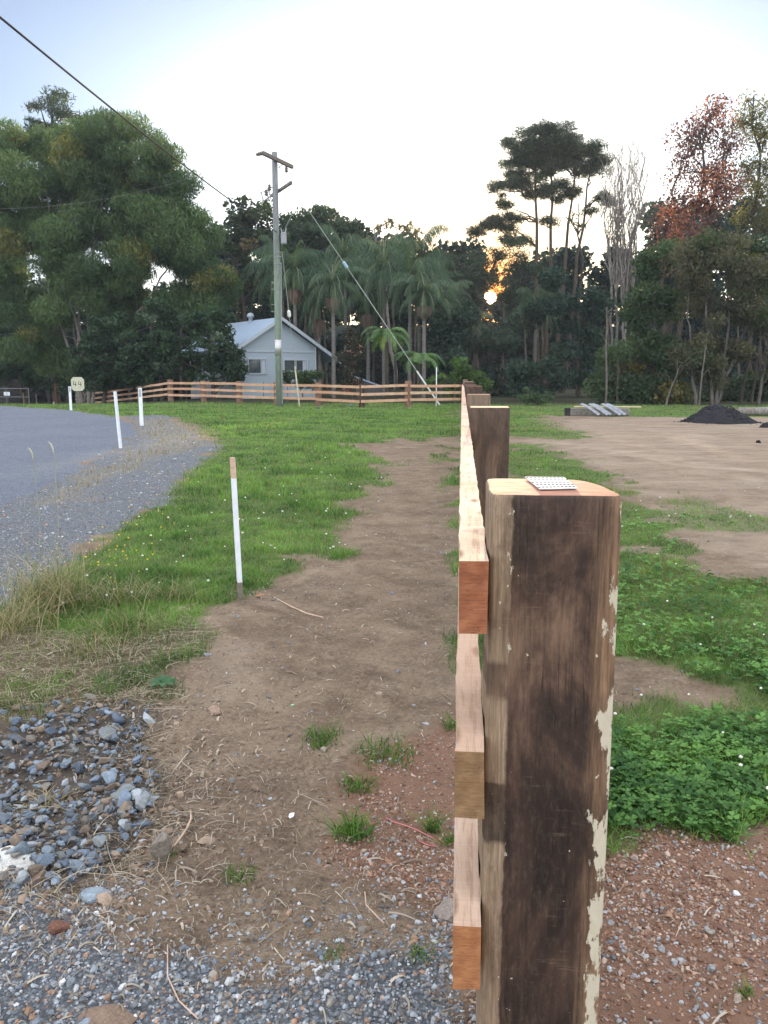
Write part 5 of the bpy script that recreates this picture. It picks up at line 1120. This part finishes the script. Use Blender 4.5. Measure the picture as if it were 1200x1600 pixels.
def beam_obj(name, p0, p1, w, h, mat, label, cat, grp=None):
    p0 = np.array(p0, float); p1 = np.array(p1, float); m = MB(); m.beam(p0, p1, w, h); o = m.build(name, mat, None, p0, bevel=.01); return tag(o, label, cat, grp)
D1 = 31.0
bA, bB = Base(887, D1), Base(985, D1+.2); zz1 = bA[2]
tm = thing('old_sleeper', 'weathered grey timber beam with black end lying on the yard edge', 'timber beam', bA); m = MB(); m.beam(ZU*.15, bB-bA+ZU*.15, .28, .26); m.build('beam', M_grey_t, tm, bevel=.02); m = MB(); m.beam(-RT*.04+ZU*.15, RT*.12+ZU*.15, .30, .28); m.build('charred_end', M_blk, tm)
beam_obj('pale_plank', Base(900, D1+.1)+ZU*.335, Base(1003, D1+.5)+ZU*.32, .20, .05, M_plank, 'long pale plank laid on top of the old timber beam', 'plank')
for i in range(5):
    p = Base(934+10.5*i+(0, 3, -3, 2, -1)[i], D1-1.0+.1*i); m = MB(); k = 7; w_ = .15; V_ = []; F_ = []
    for j in range(k+1):
        t = j/k; c_ = np.array([0., 0, 0])+RT*(.42*t**1.5-.32)*1.1-FH*(.9*t-.75)+ZU*(.40*math.cos(t*1.45)+.02)
        for s_ in (-1, 0, 1): V_.append(c_+RT*s_*w_*.5+ZU*(.05*(1-abs(s_)))); 
    V_ = V_+[q-ZU*.012 for q in V_]; nn_ = 3*(k+1)
    for j in range(k):
        for s_ in range(2): a0 = 3*j+s_; F_ += [(a0, a0+1, a0+4, a0+3), (nn_+a0+3, nn_+a0+4, nn_+a0+1, nn_+a0)]
        F_ += [(3*j, 3*j+3, nn_+3*j+3, nn_+3*j), (3*j+2, nn_+3*j+2, nn_+3*j+5, 3*j+5)]
    m.add(V_, F_); o = m.build('bent_sheet', M_sheet, None, (0, 0, 0)); o.location = tuple(p); tag(o, ('bent grey iron strip leaning on the timber, leftmost of the fan', 'bent grey iron strip, second from left in the fan', 'bent grey iron strip in the middle of the fan', 'bent grey iron strip, second from right in the fan', 'bent grey iron strip leaning on the timber, rightmost of the fan')[i], 'iron strip', 'bent iron strips fanned against the timber')
m = MB(); lg0 = Base(1157, 30.5); lg1 = Base(1260, 30.0); m.tube([ZU*.16, (lg1-lg0)*.5+ZU*.17, lg1-lg0+ZU*.16], [.15, .16, .15], 12); o = m.build('fallen_log', M_bark_pale, None, smooth=True); o.location = tuple(lg0); tag(o, 'pale fallen log lying at the right edge behind the heap', 'log')
# bits on the lawn
for px, py, lb, cc_ in ((497, 639, 'small dark stone at the foot of the brown fence post', (.10, .11, .12)), (548, 634, 'dark scrap of pipe in grass under the cross fence', (.10, .13, .15))):
    v, f, c = stones(np.array([0.]), np.array([0.]), np.array([0.]), np.array([.14]), [cc_], 1, 9, .6); o = link('lawn_stone', np_mesh('lawn_stone', v, f, M_stone, c)); o.location = tuple(G(px, py)); tag(o, lb, 'stone')

# ------------------------------------------------------------------ single stones, tufts and litter in the foreground
def rock(px, py, size, colr, label, name='rock', squash=(1, 1, .7), rot=0., tilt=0., cat='rock', lift=.3):
    bv, bf = ico(3); rg = np.random.default_rng(int(px*7+py)); nn = rg.normal(size=(12, 3)); nn /= np.linalg.norm(nn, axis=1)[:, None]; hh = rg.uniform(.6, .98, 12)
    rad = np.minimum((hh/np.maximum(bv @ nn.T, 1e-3)).min(1), 1.1); V = bv*rad[:, None]; V = V*(1+.05*rg.normal(size=(len(V), 1))*.5)*np.array(squash)*size
    cols = np.array(colr)[None]*(1+.25*fbm(bv[:, 0]*3+px, bv[:, 1]*3+bv[:, 2]*2, 7, 3))[:, None]
    o = link(name, np_mesh(name, V, bf, M_stone, cols, smooth=False)); p = G(px, py); o.location = (p[0], p[1], p[2]+size*squash[2]*lift); o.rotation_euler = (tilt, 0, rot); return tag(o, label, cat)
rock(252, 1352, .052, (.19, .165, .14), 'upright brown-grey stone leaning at the rim of the rock pile', squash=(.55, .45, 1.15), rot=.4, tilt=.25, lift=.9)
rock(337, 1112, .034, (.30, .21, .16), 'smooth tan stone on the bare dirt above the rock pile', squash=(.8, 1.3, .7), rot=.5)
rock(700, 1428, .036, (.25, .21, .18), 'brown-grey stone tucked against the bottom rail', squash=(1.2, .9, .8))
rock(18, 1352, .075, (.55, .55, .52), 'flat white stone slab at the left edge of the rock pile', squash=(1.3, .8, .16), rot=.1, tilt=.12, lift=1.4)
rock(295, 1338-10, .0, (.2, .2, .2), '', squash=(1, 1, 1)) if False else None
rock(92, 1452, .024, (.16, .075, .05), 'rusty brown lump on the driveway gravel', squash=(1, .8, .8), rot=.3)
rock(592, 1086, .018, (.30, .24, .19), 'small pale stone alone on the path', squash=(1, .9, .7))
rock(665, 1132, .013, (.38, .39, .40), 'small light grey pebble on the path near the fence', squash=(1.2, .8, .6))
rock(165, 1592, .05, (.20, .14, .10), 'crumbly brown clod at the bottom edge of the gravel', squash=(1.3, 1, .4), cat='clod', name='clod')
rock(152, 1402, .03, (.22, .27, .31), 'pale blue-grey wedge of rock low in the pile', squash=(1.5, 1, .5), rot=-.2)
def tuft(px, py, n, h, w, c1, c2, label, spread=.03, lean=(.3, 1.2), name='grass_tuft', cat='grass tuft', seg=4, grp='grass tufts on the bare dirt'):
    p = G(px, py); q = np.stack([rng.normal(0, spread*.8, n).clip(-spread*1.6, spread*1.6), rng.normal(0, spread*.8, n).clip(-spread*1.6, spread*1.6), np.zeros(n)-.003], -1); v, f, c = blades(q, rng.uniform(.5, 1.2, n)*h, w, rng.uniform(*lean, n), mixc(c1, c2, rng.random(n)), seg)
    o = link(name, np_mesh(name, v, f, M_grass, c)); o.location = tuple(p); return tag(o, label, cat, grp)
GC1, GC2 = (.04, .10, .02), (.14, .26, .05)
for a_ in [(505, 1155, 130, .07, .004, 'sparse grass tuft alone in the middle of the path', .05), (598, 1182, 190, .07, .004, 'broad grass tuft left of the fence, upper of three', .07), (560, 1230, 90, .05, .005, 'dark low tuft just below the broad one', .04),
           (552, 1305, 130, .075, .006, 'bright bladed tuft with broad leaves near the red gravel', .035), (675, 1298, 45, .10, .005, 'upright thin tuft beside the rails', .015), (703, 1320, 30, .09, .005, 'thin tuft touching the bottom rail', .015), (372, 1372, 70, .05, .003, 'small tuft low on the path left of centre', .03),
           (525, 1495, 35, .04, .003, 'tiny tuft in the dirt near the bottom of the path', .02), (1165, 1555, 26, .04, .004, 'tiny bright tuft on the red gravel at lower right', .012), (770, 1260, 20, .05, .003, 'tuft hidden behind the end post', .03), (262, 1338, 26, .05, .003, 'tuft growing at the foot of the upright stone', .012),
           (704, 1135, 60, .06, .004, 'grass tuft beside the middle rail', .03), (655, 1492, 30, .05, .004, 'small weed tuft beside the gravel near the bottom rail', .02), (500, 1168, 30, .05, .004, 'pale tuft at the lower edge of the sparse one', .02)]:
    if 'hidden' in a_[5]: continue
    tuft(*a_[:5], GC1, GC2, a_[5], a_[6])
# broad rosette weed
p = G(256, 1078); parts = []
for i in range(11):
    a = i*.62+rng.normal(0, .1); l = rng.uniform(.05, .085); d = np.array([math.cos(a), math.sin(a), 0]); s = np.array([-math.sin(a), math.cos(a), 0]); V = []
    for t, wd2 in ((0, .004), (.35, .014), (.7, .017), (1, .002)):
        c_ = d*l*t+ZU*(.02+.025*math.sin(t*2.4)); V += [c_-s*wd2+ZU*.004, c_+s*wd2+ZU*.004]
    parts.append((np.array(V), np.array([[0, 1, 3, 2], [2, 3, 5, 4], [4, 5, 7, 6]]), np.tile(np.array([.05, .12, .055])*rng.uniform(.7, 1.4), (8, 1))))
v, f, c = merge(parts); o = link('rosette_weed', np_mesh('rosette_weed', v, f, M_grass, c)); o.location = tuple(p); tag(o, 'broad leaved green weed rosette above the rock pile', 'weed')
# rank grass clumps on the bank, some straw coloured
def rank(px, py, n, h, spread, label, dryf=.5):
    p = G(px, py); qx, qy = rng.normal(0, spread, n), rng.normal(0, spread*.8, n); q = np.stack([qx, qy, terrain(p[0]+qx, p[1]+qy)-p[2]-.005], -1)
    dry = rng.random(n) < dryf; col = mixc((.05, .10, .025), (.15, .21, .06), rng.random(n)); col[dry] = mixc((.24, .20, .11), (.46, .40, .26), rng.random(dry.sum())); v, f, c = blades(q, rng.uniform(.45, 1.2, n)*h, .0045, rng.uniform(.15, 1.6, n), col, 6, curl=1.6)
    o = link('rank_grass', np_mesh('rank_grass', v, f, M_grass, c)); o.location = tuple(p); return tag(o, label, 'grass clump', 'rank grass clumps on the bank')
rank(80, 950, 520, .42, .10, 'tallest straw coloured grass clump at the left of the bank', .6); rank(30, 985, 340, .30, .12, 'greyish dry grass clump at the left picture edge', .7); rank(180, 945, 420, .22, .13, 'green and straw grass clump in the middle of the bank', .35)
rank(255, 940, 300, .18, .11, 'low mixed grass clump nearest the leaning stake', .4); rank(150, 1020, 220, .16, .12, 'straggly grass clump hanging over the rock pile', .5); rank(205, 985, 260, .16, .10, 'short grass clump at the edge of the dirt path', .45); rank(20, 1110, 200, .12, .10, 'dark green clump left of the rocks', .1)
rank(75, 1260, 90, .08, .03, 'dead brown tuft standing in the middle of the rock pile', 1.0)
# tall seed heads
for i, (px, py, hh, lb) in enumerate([(62, 775, .62, 'tall pale seed head stalk at the road edge, left one'), (88, 770, .60, 'tall pale seed head stalk at the road edge, right one')]):
    p = G(px-2, 930); m = MB(); top = At(px-10+i*6, 715 if i == 0 else 706, math.hypot(p[0], p[1])*1.0)-p; m.tube([(0, 0, 0), top*.5+np.array([.03, 0, 0]), top], .0020, 5); t_ = thing('seed_stalk', lb, 'grass stalk', p, 'seed stalks at the road edge'); m.build('stalk', simple('straw_stem', (.22, .21, .13), .8), t_)
    m = MB(); m.tube([top-np.array([0, 0, .02]), top+np.array([-.005, 0, .025]), top+np.array([-.018, 0, .055]), top+np.array([-.035, 0, .07])], [.002, .006, .005, .001], 6); m.build('seed_head', simple('seed_head', (.45, .42, .33), .9), t_)
# yellow daisies and clover flowers
def flowers(name, x, y, s, colr, h0, h1):
    z0, mm_ = ground_z(x, y); n = len(x); bv, bf = ico(0); k = len(bv); hgt = rng.uniform(h0, h1, n); c = np.stack([x, y, z0+hgt], -1)
    V = (bv[None]*s[:, None, None]*np.array([1, 1, .75])+c[:, None]).reshape(-1, 3); Fc = (bf[None]+(np.arange(n)*k)[:, None, None]).reshape(-1, 3); cc = np.tile(np.array(colr), (len(V), 1))*rng.uniform(.85, 1.1, (len(V), 1)); tag(link(name, np_mesh(name, V, Fc, M_straw, cc)), kind='stuff')
    q, f, c2_ = blades(np.stack([x, y, z0], -1), hgt, .003, rng.uniform(0, .1, n), np.tile(np.array([.06, .12, .03]), (n, 1)), 2); tag(link(name+'_stems', np_mesh(name+'_stems', q, f, M_grass, c2_)), kind='stuff')
YF = np.array([G(px, py)[:2] for px, py in zip(np.concatenate([rng.normal(190, 28, 34), rng.normal(235, 30, 20), rng.normal(285, 18, 10)]), np.concatenate([rng.normal(885, 22, 34), rng.normal(800, 25, 20), rng.normal(745, 15, 10)]))])
flowers('yellow_flowers', YF[:, 0], YF[:, 1], rng.uniform(.005, .009, len(YF)), (.75, .55, .04), .08, .18)
x, y = scatter(2600, 2.4, 22, 14, 16); m_ = masks(x, y); k_ = rng.random(len(x)) < m_['grass']*.07*(x > 0); x, y = x[k_], y[k_]
flowers('clover_flowers', x, y, rng.uniform(.005, .008, len(x))*(1+.02*np.hypot(x, y)), (.70, .70, .64), .05, .09)
x, y = scatter(1200, 5, 16, 16, -12); m_ = masks(x, y); k_ = rng.random(len(x)) < m_['grass']*.12; x, y = x[k_], y[k_]
flowers('lawn_flowers', x, y, rng.uniform(.005, .009, len(x))*(1+.03*np.hypot(x, y)), (.70, .72, .62), .07, .11)
# twine, root, leaf, fluff
def strip(name, pxs, rad, mat, label, cat, lift=.006):
    P = [G(a, b_)+ZU*(lift+rng.uniform(0, .008)) for a, b_ in pxs]; m = MB(); m.tube(P, rad, 5); o = m.build(name, mat, None, P[0], smooth=True); return tag(o, label, cat)
strip('twine', [(603, 1281), (615, 1290), (630, 1293), (648, 1301), (668, 1308), (682, 1316), (680, 1326), (666, 1326), (655, 1318), (660, 1312)], .0016, simple('pink_twine', (.60, .20, .20), .7), 'loop of pink twine on red soil beside the rails', 'twine')
strip('dry_root', [(298, 1275), (299, 1290), (293, 1305), (284, 1318), (272, 1332)], .0035, simple('pale_root', (.42, .33, .25), .9), 'curved pale root beside the upright stone', 'root', .02)
strip('stick', [(428, 935), (455, 950), (480, 962), (505, 968)], .004, M_raw, 'thin pale stick lying on the path below the stake', 'stick')
strip('stick', [(700, 1495), (712, 1490), (735, 1480), (715, 1500), (705, 1515)], .002, M_raw, 'pale rootlet beside the end of the bottom rail', 'stick')
strip('stick', [(570, 1400), (572, 1420), (590, 1440), (600, 1448)], .0016, M_raw, 'thin bent rootlet on the dirt left of the bottom rail', 'stick')
strip('stick', [(262, 1480), (262, 1530), (280, 1570), (310, 1598)], .0018, M_raw, 'long thin root curving across the gravel at the bottom', 'stick')
def flat_leaf(px, py, s, colr, label, name, cat, rot=0, lift=.012):
    p = G(px, py); m = MB(); m.add([(-s, -.2*s, 0), (-.2*s, -.6*s, .2*s), (s, 0, .25*s), (.1*s, .55*s, .35*s), (-.6*s, .4*s, .12*s), (0, 0, .06*s)], [(0, 1, 5), (1, 2, 5), (2, 3, 5), (3, 4, 5), (4, 0, 5)]); o = m.build(name, simple(name, colr, .7), None, (0, 0, 0)); o.location = (p[0], p[1], p[2]+lift); o.rotation_euler = (0, 0, rot); return tag(o, label, cat)
flat_leaf(407, 934, .035, (.34, .16, .09), 'curled reddish dead leaf by the foot of the leaning stake', 'fallen_leaf', 'leaf', .4)
flat_leaf(456, 1283, .016, (.75, .75, .78), 'small white feather standing on the path', 'feather', 'feather', 1.2, .018); flat_leaf(457, 1106, .008, (.25, .75, .45), 'tiny bright green scrap on the path', 'green_scrap', 'scrap', .2)

# ------------------------------------------------------------------ evening haze
hm = bpy.data.materials.new('haze'); hm.use_nodes = True; hn_ = hm.node_tree.nodes
for q in list(hn_): hn_.remove(q)
ho_ = hn_.new('ShaderNodeOutputMaterial'); hv_ = hn_.new('ShaderNodeVolumePrincipled'); hv_.inputs['Color'].default_value = (.86, .93, 1, 1); hv_.inputs['Density'].default_value = .00045; hv_.inputs['Anisotropy'].default_value = .35
hm.node_tree.links.new(hv_.outputs[0], ho_.inputs['Volume'])
m = MB(); m.box((-760, -760, -6), (760, 760, 26)); tag(m.build('haze', hm), kind='stuff')
